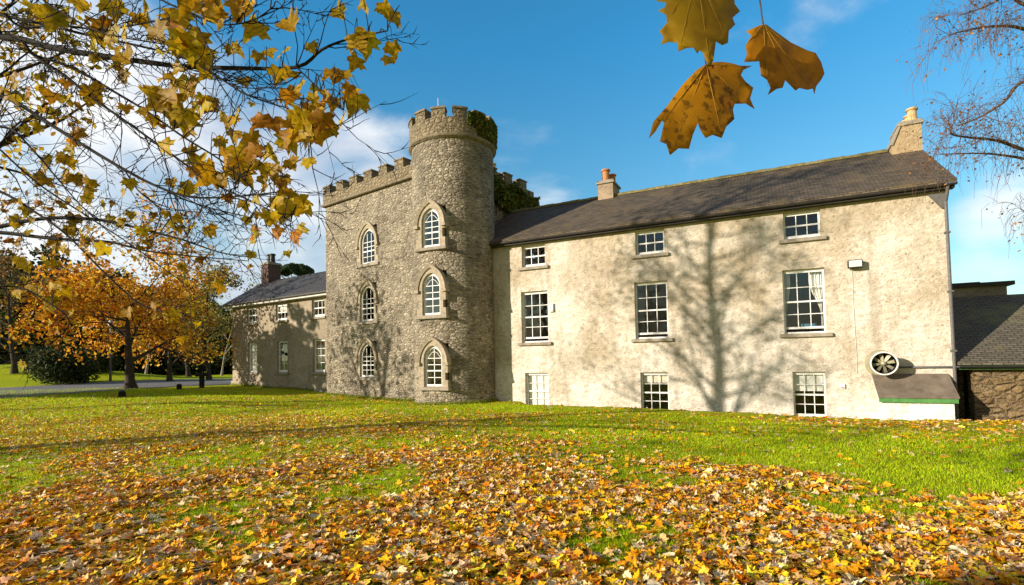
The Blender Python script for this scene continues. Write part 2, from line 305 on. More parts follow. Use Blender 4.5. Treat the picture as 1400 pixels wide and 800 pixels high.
M['rubble'] = rubble('rubble_stone', [(.21, .17, .12), (.31, .255, .18), (.45, .385, .28), (.35, .30, .215), (.54, .47, .355), (.40, .335, .24)], (.37, .325, .245), .225, 1.9, .072, (.09, .075, .055))
M['rubble_brown'] = rubble('brown_rubble', [(.17, .11, .05), (.32, .22, .11), (.24, .17, .08), (.40, .29, .16)], (.24, .17, .09), .34, 1.9, .12)
M['parapet'] = rubble('parapet_stone', [(.24, .19, .12), (.36, .295, .19), (.30, .245, .155)], (.28, .225, .14), .26, 1.6, .08)
M['render'] = roughcast('roughcast_render', (.46, .39, .285), (.70, .65, .57), (.25, .20, .13), .05)
M['render_grey'] = roughcast('grey_render', (.30, .25, .18), (.37, .32, .24), (.18, .15, .11), .03)
M['whitewash'] = roughcast('whitewashed_wall', (.74, .71, .64), (.80, .78, .72), (.40, .36, .27), .03)
M['slate'] = slate('roof_slate', (.075, .058, .038), (.145, .112, .074), (.16, .115, .055), .75)
M['slate_fine'] = plain('lean_to_slabs', (.17, .135, .10), .85, .45, 2.5, .03)
M['slate_dark'] = slate('dark_roof_slate', (.045, .045, .05), (.075, .073, .075), (.09, .085, .06), .35)
M['slate_moss'] = slate('mossy_roof_slate', (.10, .09, .065), (.15, .13, .095), (.20, .19, .07), .8)
M['dressed'] = plain('dressed_stone', (.37, .31, .22), .9, .35, 7, .008)
M['band'] = plain('weathered_band', (.21, .17, .115), .95, .45, 4, .02)
M['sill'] = plain('sill_stone', (.31, .265, .20), .9, .35, 5, .006)
M['white'] = plain('white_paint', (.78, .765, .725), .5, .16, 16, .002)
M['fascia'] = plain('dark_fascia_paint', (.035, .03, .027), .6, .3, 6, .001)
M['gutter_white'] = plain('pale_gutter_paint', (.55, .53, .49), .5, .2, 6, .001)
M['iron'] = plain('grey_iron_pipe', (.12, .115, .11), .5, .3, 9, .001)
M['blackiron'] = plain('black_metal', (.02, .02, .02), .5, .3, 9, .001)
M['green'] = plain('green_paint', (.09, .25, .07), .5, .35, 5, .002)
M['brick'] = plain('brick_stack', (.105, .062, .05), .9, .4, 14, .01)
M['pot'] = plain('terracotta_pot', (.50, .22, .08), .8, .3, 9, .004)
M['pot_buff'] = plain('buff_pot', (.50, .35, .17), .8, .3, 9, .004)
M['stack'] = roughcast('chimney_render', (.30, .23, .16), (.40, .31, .21), (.2, .15, .1), .04); M['stack_tan'] = roughcast('gable_chimney_render', (.42, .32, .19), (.52, .41, .26), (.25, .18, .1), .05)
M['blind'] = plain('blind_cloth', (.78, .75, .68), .9, .1, 3, 0)
M['curtain'] = plain('curtain_cloth', (.72, .66, .54), .9, .15, 3, 0)
M['interior'] = plain('dim_room_plaster', (.42, .37, .31), .95, .3, 1, 0)
M['galv'] = plain('galvanised_metal', (.34, .31, .20), .5, .3, 6, .002, .2); M['green_dark'] = plain('weathered_green_board', (.05, .10, .03), .6, .4, 5, .002)
M['plastic'] = plain('white_plastic', (.72, .70, .66), .4, .08, 6, 0)
M['lampglass'] = plain('frosted_lamp_glass', (.62, .62, .58), .25, .1, 5, 0)
M['glass'] = glassmat()
M['leaf'] = leafmat('maple_leaves', .56, .5, 40)
M['litter'] = leafmat('fallen_leaf_skin', .12, .55, 45)
M['foliage'] = leafmat('small_foliage', .3, .6)
M['blade'] = leafmat('grass_blade', .45, .5)
M['bark'] = plain('brown_bark', (.055, .042, .03), .95, .5, 12, .02)
M['bark_dark'] = plain('dark_bark', (.019, .015, .012), .95, .5, 12, .012)
M['bark_pale'] = plain('pale_bark', (.28, .24, .19), .9, .5, 9, .01)
M['twig_red'] = plain('reddish_twig', (.15, .085, .055), .8, .4, 12, .002)
def groundmat(name, cols, scale=.5, bd=.03, fine=60):
    m, nt, b, N, L = mat(name); _, v = coords(N, L); n1 = noise(N, L, v, scale, 7); n2 = noise(N, L, v, fine, 5, .7); n3 = noise(N, L, v, 6, 5)
    r = ramp(N, [(.3+.4*i/(len(cols)-1), c) for i, c in enumerate(cols)]); L(mth(N, L, 'ADD', mth(N, L, 'MULTIPLY', n1, .65), mth(N, L, 'MULTIPLY', n3, .35)), r.inputs[0])
    c = mixc(N, L, .9, r.outputs[0], mixc(N, L, n2, (.35, .35, .3), (1.65, 1.65, 1.6)), 'MULTIPLY'); L(c, b.inputs['Base Color']); b.inputs['Roughness'].default_value = .95; b.inputs['Specular IOR Level'].default_value = .1
    bump(N, L, b, mth(N, L, 'ADD', n2, n3), 1, bd); return m
M['lawn'] = groundmat('lawn_turf', [(.26, .32, .005), (.36, .41, .006), (.45, .46, .010)], .35, .05, 70)
M['road'] = groundmat('tarmac', [(.15, .15, .155), (.19, .19, .195), (.22, .22, .22)], .4, .006, 90)

# ------------------------------------------------------------------ ground
CP = [(0, 3, 0), (0, 0, 0), (-6, 6, .02), (6, 6, -.03), (0, 9, -.02), (-8, 12, .02), (-5, 15, -.05), (2, 15, -.12), (8, 10, -.16), (-20, 12, .1), (-30, 15, .1),
      (-10.23, 28, -.2), (-7.14, 25.5, -.25), (-4.56, 23.6, -.31), (-20.2, 35.8, .09), (-15.5, 33.0, -.02), (-24.6, 33, .17), (-25.6, 25.6, .1), (-24.8, 29, .13), (-16, 24, .0),
      (-35, 38, .12), (-39, 46, .1), (-36, 51, .1), (-28, 52, .1), (-70, 70, .3), (-42, 70, .12), (0, 60, -.3), (60, 60, -.5), (60, 10, -.5), (-60, 20, .2), (0, -30, 0), (30, -20, -.2), (-60, -30, .1)]
for q in ((690, 552.5), (770, 554.5), (850, 557), (925, 560), (1000, 563), (1075, 567), (1150, 571), (1230, 573.5), (1310, 574.5), (1398, 576)):
    x, z = H.pix(*q, -1.3); CP.append(tuple(H.w(x, -1.3, z)))
CP = np.array(CP)
def gz(x, y):
    x = np.asarray(x, float); y = np.asarray(y, float); num = 0; den = 0
    for a, b_, c in CP:
        w_ = 1/((x-a)**2 + (y-b_)**2 + 1.5)**1.6; num = num + w_*c; den = den + w_
    z = num/den
    z = z + 1.9*np.exp(-((x+47)/11)**2 - ((y-48)/6.0)**2) + .012*(fnoise(x*.8, y*.8, 3)-.5)*4
    lx = (x-H.P[0])*H.u[0] + (y-H.P[1])*H.u[1]; ly = (x-H.P[0])*H.y[0] + (y-H.P[1])*H.y[1]
    t = np.clip((ly+1.25)/.7, 0, 1); k = np.clip((lx+14.6)/1.2, 0, 1)*np.clip((3-lx)/1, 0, 1)*(lx < 3)
    return z - .55*t*t*(3-2*t)*k*(ly < 6)
def gz1(x, y): return float(gz(x, y))
def axis(lo, hi, a, b_, d):
    c = list(np.arange(a, b_+1e-6, d)); s = d; x = a
    while x > lo: s *= 1.25; x -= s; c.insert(0, x)
    s = d; x = b_
    while x < hi: s *= 1.25; x += s; c.append(x)
    return np.array(c)
gx = axis(-1500, 1500, -30, 17, .3); gy = axis(-200, 2500, -2, 38, .3)
X, Y = np.meshgrid(gx, gy); Z = gz(X, Y); nx, ny = len(gx), len(gy)
I = np.arange(nx*ny).reshape(ny, nx); q = np.stack([I[:-1, :-1], I[:-1, 1:], I[1:, 1:], I[1:, :-1]], -1).reshape(-1, 4)
g = link('lawn', tri_mesh('lawn', np.stack([X, Y, Z], -1).reshape(-1, 3), np.concatenate([q[:, [0, 1, 2]], q[:, [0, 2, 3]]])), M['lawn']); g['kind'] = 'structure'; g.data.shade_smooth()
def on_ground(px, py):
    d = ray(px, py); t = 3.0
    for _ in range(4000):
        P = d*t + np.array([0, 0, CZ])
        if P[2] < gz1(P[0], P[1]): break
        t *= 1.004
    return P
def strip(name, near, far, m, lift, n=40, k=10):
    """a road: two lists of photograph points along its edges, laid on the ground"""
    A = np.array([on_ground(*p) for p in near]); Bq = np.array([on_ground(*p) for p in far]); tt = np.linspace(0, 1, n)
    ia = lambda P: np.stack([np.interp(tt, np.linspace(0, 1, len(P)), P[:, c]) for c in range(2)], -1)
    a, b_ = ia(A), ia(Bq); G = np.array([a + (b_-a)*s for s in np.linspace(0, 1, k)]); zz = gz(G[..., 0], G[..., 1]) + lift
    V = np.concatenate([G, zz[..., None]], -1).reshape(-1, 3); J = np.arange(n*k).reshape(k, n); qq = np.stack([J[:-1, :-1], J[:-1, 1:], J[1:, 1:], J[1:, :-1]], -1).reshape(-1, 4)
    o = link(name, tri_mesh(name, V, np.concatenate([qq[:, [0, 1, 2]], qq[:, [0, 2, 3]]])), m); o['kind'] = 'structure'; o.data.shade_smooth(); return o
strip('road', [(-140, 560), (0, 546), (60, 541), (120, 537), (200, 531.5), (260, 528), (330, 526)], [(-140, 541), (0, 531), (60, 527.5), (120, 524), (200, 520.5), (260, 519), (330, 518)], M['road'], .03)

# ------------------------------------------------------------------ walls with real openings
def wall_panel(mb, x0, x1, z0, z1, t, holes, f=None, xs_extra=(), y0=0):
    """upright slab in the x-z plane (front at y0, back at y0+t) with rectangular holes; f bends it"""
    xs = sorted({x0, x1, *xs_extra, *[h[0] for h in holes], *[h[1] for h in holes]}); zs = sorted({z0, z1, *[h[2] for h in holes], *[h[3] for h in holes]})
    f = f or (lambda x, y, z: (x, y, z)); vid = {}; vs = []; fs = []
    def v(i, j, k):
        if (i, j, k) not in vid: vid[(i, j, k)] = len(vs); vs.append(f(xs[i], y0 + (t if k else 0), zs[j]))
        return vid[(i, j, k)]
    def solid(i, j):
        if i < 0 or j < 0 or i >= len(xs)-1 or j >= len(zs)-1: return False
        cx, cz = (xs[i]+xs[i+1])/2, (zs[j]+zs[j+1])/2
        return not any(h[0] < cx < h[1] and h[2] < cz < h[3] for h in holes)
    for i in range(len(xs)-1):
        for j in range(len(zs)-1):
            if not solid(i, j): continue
            fs.append((v(i, j, 0), v(i+1, j, 0), v(i+1, j+1, 0), v(i, j+1, 0))); fs.append((v(i, j+1, 1), v(i+1, j+1, 1), v(i+1, j, 1), v(i, j, 1)))
            if not solid(i-1, j): fs.append((v(i, j, 1), v(i, j, 0), v(i, j+1, 0), v(i, j+1, 1)))
            if not solid(i+1, j): fs.append((v(i+1, j, 0), v(i+1, j, 1), v(i+1, j+1, 1), v(i+1, j+1, 0)))
            if not solid(i, j-1): fs.append((v(i, j, 1), v(i+1, j, 1), v(i+1, j, 0), v(i, j, 0)))
            if not solid(i, j+1): fs.append((v(i, j+1, 0), v(i+1, j+1, 0), v(i+1, j+1, 1), v(i, j+1, 1)))
    return mb.add(vs, fs)

def sash_window(parent, cx, z0, z1, w_, cols=3, rows=4, rec=.13, sill=True, opened=0, backing=None, back_frac=1., bar=.026):
    """timber sash window filling the opening cx-w/2..cx+w/2, z0..z1"""
    x0, x1 = cx-w_/2+.004, cx+w_/2-.004; fw = .055; m = MB(); y = rec; z0 += .004; z1 -= .004
    m.ring([(x0, z0), (x1, z0), (x1, z1), (x0, z1)], [(x0+fw, z0+fw), (x1-fw, z0+fw), (x1-fw, z1-fw), (x0+fw, z1-fw)], y, y+.11)
    X0, X1, Z0, Z1 = x0+fw, x1-fw, z0+fw, z1-fw; zm = (Z0+Z1)/2
    m.box(X0, X1, y+.022, y+.075, zm-.028, zm+.028)                                   # meeting rail
    lo = Z0 + opened
    m.box(X0, X1, y+.03, y+.08, lo, lo+.075); m.box(X0, X1, y+.018, y+.06, Z1-.05, Z1)  # bottom and top rails
    for i in range(1, cols): xx = X0+(X1-X0)*i/cols; m.box(xx-bar/2, xx+bar/2, y+.034, y+.062, lo+.07, Z1-.045)
    for half, (a, b_) in enumerate(((lo+.075, zm), (zm, Z1-.05))):
        n = rows//2
        for j in range(1, n): zz = a+(b_-a)*j/n; m.box(X0, X1, y+.036, y+.060, zz-bar/2, zz+bar/2)
    wnd = m.build('window', M['white'], parent)
    MB().box(X0, X1, y+.046, y+.050, lo, Z1).build('pane', M['glass'], wnd)
    if sill: MB().box(cx-w_/2-.16, cx+w_/2+.16, -.11, rec+.02, z0-.13, z0-.006).build('sill', M['sill'], wnd, bevel=.012)
    if backing:
        zb = Z1-(Z1-Z0)*back_frac
        MB().box(X0+.01, X1-.01, y+.125, y+.131, zb, Z1).build('blind', M[backing], wnd)
    return wnd

def arch(w_, spring, rise, base, n=10, cx=0, foot=True):
    """pointed outline, counter-clockwise from the bottom-right foot"""
    h = rise; hw = w_/2; c = max(0, (h*h-hw*hw)/(2*hw)); r = hw+c; pts = []
    if foot: pts += [(cx+hw, base)]
    if h >= hw:
        a1 = math.acos(c/r)
        for i in range(n+1): a = a1*i/n; pts.append((cx-c+r*math.cos(a), spring+r*math.sin(a)))
        for i in range(n-1, -1, -1): a = a1*i/n; pts.append((cx+c-r*math.cos(a), spring+r*math.sin(a)))
    else:
        for i in range(2*n+1):
            s = 1-i/n; pts.append((cx+hw*s, spring+h*(1-abs(s))**.62 if abs(s) < 1 else spring))
    if foot: pts += [(cx-hw, base)]
    return pts
def inset_poly_face(mb, outer, inner, y):
    bm = bmesh.new(); es = []
    for loop in (outer, inner):
        vs = [bm.verts.new((p[0], y, p[1])) for p in loop]; es += [bm.edges.new((vs[i], vs[(i+1) % len(vs)])) for i in range(len(vs))]
    bmesh.ops.triangle_fill(bm, use_beauty=True, edges=es); bm.verts.index_update()
    mb.add([v.co[:] for v in bm.verts], [[v.index for v in f.verts] for f in bm.faces]); bm.free()
def gothic_window(parent, cx, z0, z1, gw, sw, y_face, cols, th=.42, quoin=True, hood=True, open_sash=0):
    """pointed sash in a dressed surround, made in x-z around cx; y_face = front of the surround.  Parts: window > pane, surround, hood_mould, sill"""
    rise = gw*.62; spring = z1-rise
    # surround with toothed sides
    top = z1+.20; sp2 = spring+.02; ow = gw+.30; out = []; q = .31; nq = int((sp2-(z0-.05))/q)
    zb = z0-.02; step = (sp2-zb)/nq
    inner = arch(gw, spring, rise, z0, 10, cx)
    for k in range(nq):
        e = (.13 if k % 2 == 0 else 0) if quoin else .05; out += [(cx+ow/2+e, zb+k*step), (cx+ow/2+e, zb+(k+1)*step-.004)]
    apx = arch(ow, sp2, top-sp2, 0, 8, cx, foot=False); out += apx[1:-1]
    for k in range(nq-1, -1, -1):
        e = (.13 if k % 2 == 0 else 0) if quoin else .05; out += [(cx-ow/2-e, zb+(k+1)*step-.004), (cx-ow/2-e, zb+k*step)]
    m = MB(); inset_poly_face(m, out, inner, y_face)
    n = len(out); m.add([(p[0], y_face, p[1]) for p in out]+[(p[0], y_face+th, p[1]) for p in out], [(i, (i+1) % n, n+(i+1) % n, n+i) for i in range(n)])
    n = len(inner); m.add([(p[0], y_face, p[1]) for p in inner]+[(p[0], y_face+th*.8, p[1]) for p in inner], [(i, (i+1) % n, n+(i+1) % n, n+i) for i in range(n)])
    # frame
    yf = y_face+.10; fr = MB(); f1 = arch(gw-.01, spring, rise, z0+.005, 10, cx); f2 = arch(gw-.17, spring, rise-.10, z0+.10, 10, cx)
    fr.ring(f1, f2, yf, yf+.09)
    zi0, zi1 = z0+.1, z1-.1; iw = gw-.17; zm = z0+(spring+rise*.3-z0)*.5
    fr.box(cx-iw/2, cx+iw/2, yf+.018, yf+.062, zm-.028, zm+.028)
    def clip_top(x): 
        s = abs(x-cx)/(iw/2); return spring+(rise-.10)*max(0, 1-s)**.75 if s < 1 else spring
    for i in range(1, cols):
        x = cx-iw/2+iw*i/cols; fr.box(x-.014, x+.014, yf+.03, yf+.056, zi0, clip_top(x)+.01)
    for zz in (zi0+(zm-zi0)*.5, zm+(spring-zm)*.5, spring+.02): fr.box(cx-iw/2, cx+iw/2, yf+.031, yf+.055, zz-.014, zz+.014)
    if cols == 2:
        for s in (-1, 1): fr.tube([(cx+s*iw*.5, yf+.043, spring-.02), (cx+s*iw*.2, yf+.043, spring+rise*.42), (cx, yf+.043, spring+rise*.55)], .013, 5)
    wnd = fr.build('window', M['white'], parent)
    p = MB(); pp = arch(gw-.12, spring, rise-.06, z0+.06, 10, cx); p.prism(pp, 'y', yf+.042, yf+.045); p.build('pane', M['glass'], wnd)
    m.build('surround', M['dressed'], wnd)
    MB().box(cx-ow/2-.2, cx+ow/2+.2, y_face-.07, y_face+.2, z0-.15, z0-.024).build('sill', M['sill'], wnd, bevel=.012)
    if hood:
        hw = ow+.06; ha = arch(hw+.26, sp2-.18, top-sp2+.34, 0, 10, cx, foot=False); hb = arch(hw, sp2-.18, top-sp2+.20, 0, 10, cx, foot=False)
        hm = MB(); n = len(ha); vs = [(p[0], y, p[1]) for y in (y_face-.1, y_face+.25) for p in ha]+[(p[0], y, p[1]) for y in (y_face-.05, y_face+.25) for p in hb]
        for i in range(n-1): pass
        fs = [(i, i+1, n+i+1, n+i) for i in range(n-1)]+[(2*n+i+1, 2*n+i, 3*n+i, 3*n+i+1) for i in range(n-1)]+[(i+1, i, 2*n+i, 2*n+i+1) for i in range(n-1)]+[(0, 2*n, 3*n, n), (n-1, 2*n-1, 4*n-1, 3*n-1)]
        hm.add(vs, fs)
        for s in (-1, 1): hm.box(cx+s*(hw/2+.065)-.1, cx+s*(hw/2+.065)+.1, y_face-.11, y_face+.2, sp2-.30, sp2-.17)
        hm.build('hood_mould', M['dressed'], wnd)
    return wnd

# ------------------------------------------------------------------ rendered three-storey house
house = empty('rendered_house', (H.P[0], H.P[1], 0), H.rot, 'long cream roughcast house of three storeys with a brown slate roof', 'house')
HX0, HX1, HD = -16.6, .03, 7.4
cxs = (-13.83, -8.93, -3.84)
holes = []; wins = []
for i, cx in enumerate(cxs):
    wins.append(('u', i, cx, 5.53, 6.46, 1.09)); wins.append(('m', i, cx-(.02 if i else 0), 2.30, 4.48, 1.24)); wins.append(('b', i, cx+(.03, .02, .03)[i], -.55, 1.01, (1.08, 1.05, .97)[i]))
for k, i, cx, a, b_, w_ in wins: holes.append((cx-w_/2, cx+w_/2, a, b_))
m = MB(); wall_panel(m, HX0, HX1, -1.4, 6.76, .5, holes)
m.prism([(.503, -1.4), (HD, -1.4), (HD, 6.76), (HD/2, 9.14), (.503, 6.76)], 'x', HX1-.5, HX1); m.box(HX0, HX1-.503, HD-.4, HD, -1.4, 6.76); m.box(HX0, HX0+.4, .503, HD-.403, -1.4, 6.76)
m.build('wall', M['render'], house)
fl = MB(); fl.box(HX0+.5, HX1-.6, .6, HD-.5, 1.6, 1.75); fl.box(HX0+.5, HX1-.6, .6, HD-.5, 5.0, 5.15); fl.box(HX0+.5, HX1-.6, 3.4, 3.5, -1.3, 6.6); fl.build('inner_wall', M['interior'], house)
for k, i, cx, a, b_, w_ in wins:
    if k == 'u': sash_window(house, cx, a, b_, w_, 3, 2)
    elif k == 'm':
        wn = sash_window(house, cx, a, b_, w_, 3, 4, opened=.10)
        if i == 2:
            for x0, x1, pinch in ((cx+.17, cx+.55, cx+.50), (cx-.55, cx-.38, cx-.52)):      # tied-back curtains
                c = MB(); nn = 26; vs = []; zs_ = np.linspace(a+.12, b_-.1, 18)
                for z in zs_:
                    s = (z-zs_[0])/(zs_[-1]-zs_[0]); s = min(1, max(0, (s-.25)/.6)); s = s*s*(3-2*s)
                    inner = pinch*(1-s)+(x0 if x0 > cx else x1)*s; outer = x1 if x0 > cx else x0
                    for q_ in range(nn): t = q_/(nn-1); vs.append((inner+(outer-inner)*t, .34+.03*math.sin(t*22), z))
                c.add(vs, [(r_*nn+q_, r_*nn+q_+1, (r_+1)*nn+q_+1, (r_+1)*nn+q_) for r_ in range(17) for q_ in range(nn-1)]); c.build('curtain', M['blind' if x0 > cx else 'curtain'], wn, smooth=True)
            b2 = MB(); b2.box(cx-.1, cx+.36, .36, .44, a+.16, a+.34); b2.build('window_box', plain('blue_cloth', (.05, .18, .26), .7), wn)
    else:
        wn = sash_window(house, cx, a, b_, w_, 3, 4, sill=False, backing={0: 'blind', 1: 'curtain', 2: 'blind'}[i], back_frac=(.985, .24, .42)[i])
        tag(wn, ('white painted window with its white blind fully drawn', 'low window with a short pale blind along the top', 'low window with a cream blind over its upper half')[i])
# roof
EZ, EY, RY, RZ = 6.78, -.30, 3.7, 9.20
sl = (RZ-EZ)/(RY-EY); t = .10
m = MB(); m.prism([(EY, EZ), (RY, RZ), (2*RY-EY, EZ), (2*RY-EY, EZ-t), (RY, RZ-t*1.1), (EY, EZ-t)], 'x', HX0-.1, HX1+.2)
roof = m.build('roof', M['slate'], house)
rd = MB()
for k in range(37):
    x = HX0+.05+k*.452
    if x > HX1-1.2: break
    rd.prism([(RY-.16, RZ-.07), (RY-.13, RZ+.03), (RY-.04, RZ+.075+.012*math.sin(k*2.1)), (RY+.04, RZ+.075), (RY+.13, RZ+.03), (RY+.16, RZ-.07)], 'x', x+.004, x+.448)
rd.build('ridge_tiles', plain('mossy_ridge', (.20, .17, .07), .95, .5, 6, .02), roof)
MB().prism([(EY+.05, EZ-.25), (EY+.05, EZ-.10), (-.002, EZ-.10), (-.002, EZ-.25)], 'x', HX0, HX1+.15).build('fascia', M['fascia'], house)
gt = MB(); gt.lathe([(.065, HX0), (.065, HX1+.18)], (0, 0, 0), 12, math.pi, 2*math.pi, 'y')
gt.v = [(v[1], EY-.03+v[0], EZ-.13+v[2]) for v in gt.v]; gt.build('gutter', M['fascia'], house)
def stack(parent, x0, x1, y0, y1, z0, z1, mat_, pots, pot_mat, slope=0, flue=True):
    m = MB()
    if slope: m.prism([(x0-slope, z0), (x1, z0), (x1, z1), (x0, z1), (x0-slope, z1-.62)], 'y', y0, y1)
    else: m.box(x0, x1, y0, y1, z0, z1)
    c = m.build('chimney', mat_, parent)
    cp = MB()
    cp.box(x0-.07, x1+.07, y0-.07, y1+.07, z1, z1+.10); cp.box(x0-.02, x1+.02, y0-.02, y1+.02, z1+.10, z1+.17)
    if slope: cp.prism([(x0-slope-.05, z1-.66), (x0-slope+.05, z1-.66), (x0+.04, z1-.002), (x0-.05, z1-.002)], 'y', y0-.05, y1+.05)
    cp.build('coping', M['sill'], c, bevel=.012)
    for (px, py, r, h) in pots:
        m = MB(); m.lathe([(r*1.08, 0), (r*1.1, .06), (r*.92, .09), (r*.84, h*.75), (r*.86, h*.82), (r*1.1, h*.84), (r*1.12, h*.95), (r*.95, h), (r*.7, h), (r*.66, h*.5)], (px, py, z1+.168), 16); m.build('chimney_pot', pot_mat, c, smooth=False)
    return c
stack(house, -11.92, -11.2, 3.35, 4.5, 8.4, 9.72, M['stack'], [(-11.6, 3.62, .19, .58), (-11.45, 4.2, .18, .5)], M['pot'])
stack(house, -.42, .225, 3.15, 4.4, 8.5, 9.86, M['stack_tan'], [(.02, 3.42, .17, .52), (.0, 3.83, .15, .42), (.0, 4.2, .15, .40)], M['pot_buff'], .26)
dp = MB(); dp.tube([(.0, EY-.02, EZ-.2), (.0, -.22, EZ-.38), (-.01, -.075, EZ-.62), (-.01, -.075, 3), (-.01, -.075, -1)], .045, 10); 
for z in (5.2, 3.4, 1.6, .3): dp.box(-.08, .06, -.13, 0.01, z, z+.05)
dp.build('downpipe', M['iron'], house)
MB().prism([(-.42, 6.44), (.0, 6.44), (.0, 6.0), (-.1, 5.98)], 'y', -.09, -.004).build('eaves_bracket', M['iron'], house)
for x, a in ((-11.9, 0),):
    pass
# wall fittings of the house: things of their own
def local(name, x, y, z, label, cat, group=None): return empty(name, H.w(x, y, z), H.rot, label, cat, group)
sl_ = local('security_light', -2.4, 0, 4.47, 'boxy white security floodlight on the cream wall above the extractor fan', 'security light')
MB().box(-.2, .2, -.26, -.06, -.12, .14).build('lamp_housing', M['blackiron'], sl_, bevel=.02); MB().box(-.175, .175, -.275, -.262, -.095, .115).build('lamp_glass', M['lampglass'], sl_, bevel=.006); MB().box(-.07, .07, -.06, -.002, -.05, .05).build('bracket', M['blackiron'], sl_)
cb = MB(); cb.tube([(-2.47, -.012, 4.36), (-2.47, -.012, 2.9), (-2.45, -.012, 1.6), (-2.46, -.012, .95)], .009, 5); o = cb.build('cable', M['gutter_white'], None); o.location = (H.P[0], H.P[1], 0); o.rotation_euler = (0, 0, H.rot); tag(o, 'thin pale cable running down the cream wall below the floodlight', 'cable')
ab = local('alarm_box', -13.03, 0, 3.72, 'small white alarm box on the wall beside the tall window next to the tower', 'alarm box'); MB().box(-.10, .10, -.09, -.002, -.18, .18).build('casing', M['plastic'], ab, bevel=.02); MB().box(-.06, .06, -.1, -.091, -.14, -.09).build('label_strip', M['lampglass'], ab)
vb = local('vent_box', -2.87, 0, .53, 'tiny white vent box low on the cream wall beside the half blind window', 'vent'); MB().box(-.07, .07, -.06, -.002, -.08, .08).build('casing', M['plastic'], vb, bevel=.012); MB().box(-.05, .05, -.064, -.061, -.05, -.03).build('slot', M['blackiron'], vb)
# extractor fan
fx, fz = H.pix(1209, 497, -.62)
fan = local('extractor_fan', fx, 0, fz, 'round extractor fan in a stubby metal duct above the lean-to roof', 'extractor fan')
d = MB(); d.lathe([(.335, -.58), (.335, -.002)], (0, 0, 0), 32, axis='y'); d.build('duct', M['galv'], fan, smooth=True, normals=False); MB().lathe([(.318, -.60), (.318, -.02)], (0, 0, 0), 32, axis='y').build('duct_lining', M['blackiron'], fan, smooth=True, normals=False)
d = MB(); d.lathe([(.322, -.56), (.322, -.635), (.345, -.645), (.368, -.63), (.368, -.60), (.336, -.575)], (0, 0, 0), 36, axis='y'); d.build('rim', M['plastic'], fan, smooth=True)
MB().lathe([(.40, -.045), (.42, -.004)], (0, 0, 0), 32, axis='y').lathe([(.335, -.05), (.40, -.045)], (0, 0, 0), 32, axis='y').build('wall_flange', M['galv'], fan, smooth=True)
d = MB(); d.lathe([(.002, -.545), (.06, -.535), (.075, -.50), (.075, -.40), (.002, -.39)], (0, 0, 0), 20, axis='y'); d.build('hub', M['galv'], fan, smooth=True)
for k in range(8):
    a = 2*math.pi*k/8+.2; ca, sa = math.cos(a), math.sin(a); vs = []
    for r, hw, y_ in ((.06, .026, -.46), (.18, .042, -.46), (.295, .052, -.45)):
        for s in (-1, 1): vs.append((r*ca-s*hw*sa, y_+s*hw*.55, r*sa+s*hw*ca))
    vs2 = [(v[0], v[1]+.008, v[2]) for v in vs]
    MB().add(vs+vs2, [(0, 1, 3, 2), (2, 3, 5, 4), (6, 8, 9, 7), (8, 10, 11, 9), (0, 2, 8, 6), (2, 4, 10, 8), (1, 7, 9, 3), (3, 9, 11, 5), (0, 6, 7, 1), (4, 5, 11, 10)]).build('blade', M['galv'], fan)
MB().box(-.30, .30, -.36, -.33, -.015, .015).box(-.015, .015, -.362, -.332, -.30, .30).build('motor_bracket', M['blackiron'], fan)
MB().lathe([(.001, -.20), (.31, -.20)], (0, 0, 0), 28, axis='y').build('backplate', M['blackiron'], fan)
o = MB().tube([(fx+.42, -.07, 1.14), (-.25, -.07, 1.14), (.035, -.07, 1.14), (.30, -.07, 1.13)], .03, 8).build('wall_pipe', M['iron'], None, smooth=True); o.location = (H.P[0], H.P[1], 0); o.rotation_euler = (0, 0, H.rot); tag(o, 'dark horizontal pipe along the cream wall beside the extractor fan', 'pipe')
# lean-to
LY = -.95
xa, za = H.pix(1200, 544, LY); xb, zb = H.pix(1316, 545, LY); xt0, zt0 = H.pix(1187, 512, 0); xt1, zt1 = H.pix(1301, 510, 0)
lt = empty('lean_to', H.w(0, 0, 0), H.rot, 'low whitewashed lean-to with slate roof and green fascia board', 'lean-to')
x0l, x1l = xa+.02, xb-.06
m = MB(); m.box(x0l+.1, x1l-.1, LY+.12, LY+.32, -1.2, za-.02); m.prism([(LY+.32, -1.2), (-.003, -1.2), (-.003, .86), (LY+.32, za-.02)], 'x', x0l+.1, x0l+.3); m.prism([(LY+.32, -1.2), (-.003, -1.2), (-.003, .86), (LY+.32, za-.02)], 'x', x1l-.3, x1l-.1); m.build('wall', M['whitewash'], lt)
zt = (zt0+zt1)/2
m = MB(); m.add([(x0l, LY, za+.06), (x1l, LY, za+.06), (x1l-.0, -.004, zt), (x0l, -.004, zt), (x0l, LY, za+.0), (x1l, LY, za+.0), (x1l, -.004, zt-.06), (x0l, -.004, zt-.06)], [(0, 1, 2, 3), (7, 6, 5, 4), (0, 4, 5, 1), (1, 5, 6, 2), (3, 2, 6, 7), (0, 3, 7, 4)]); m.build('roof', M['slate_fine'], lt)
MB().box(x0l+.02, x1l-.02, LY+.03, LY+.08, za-.13, za-.004).build('fascia', M['green'], lt)

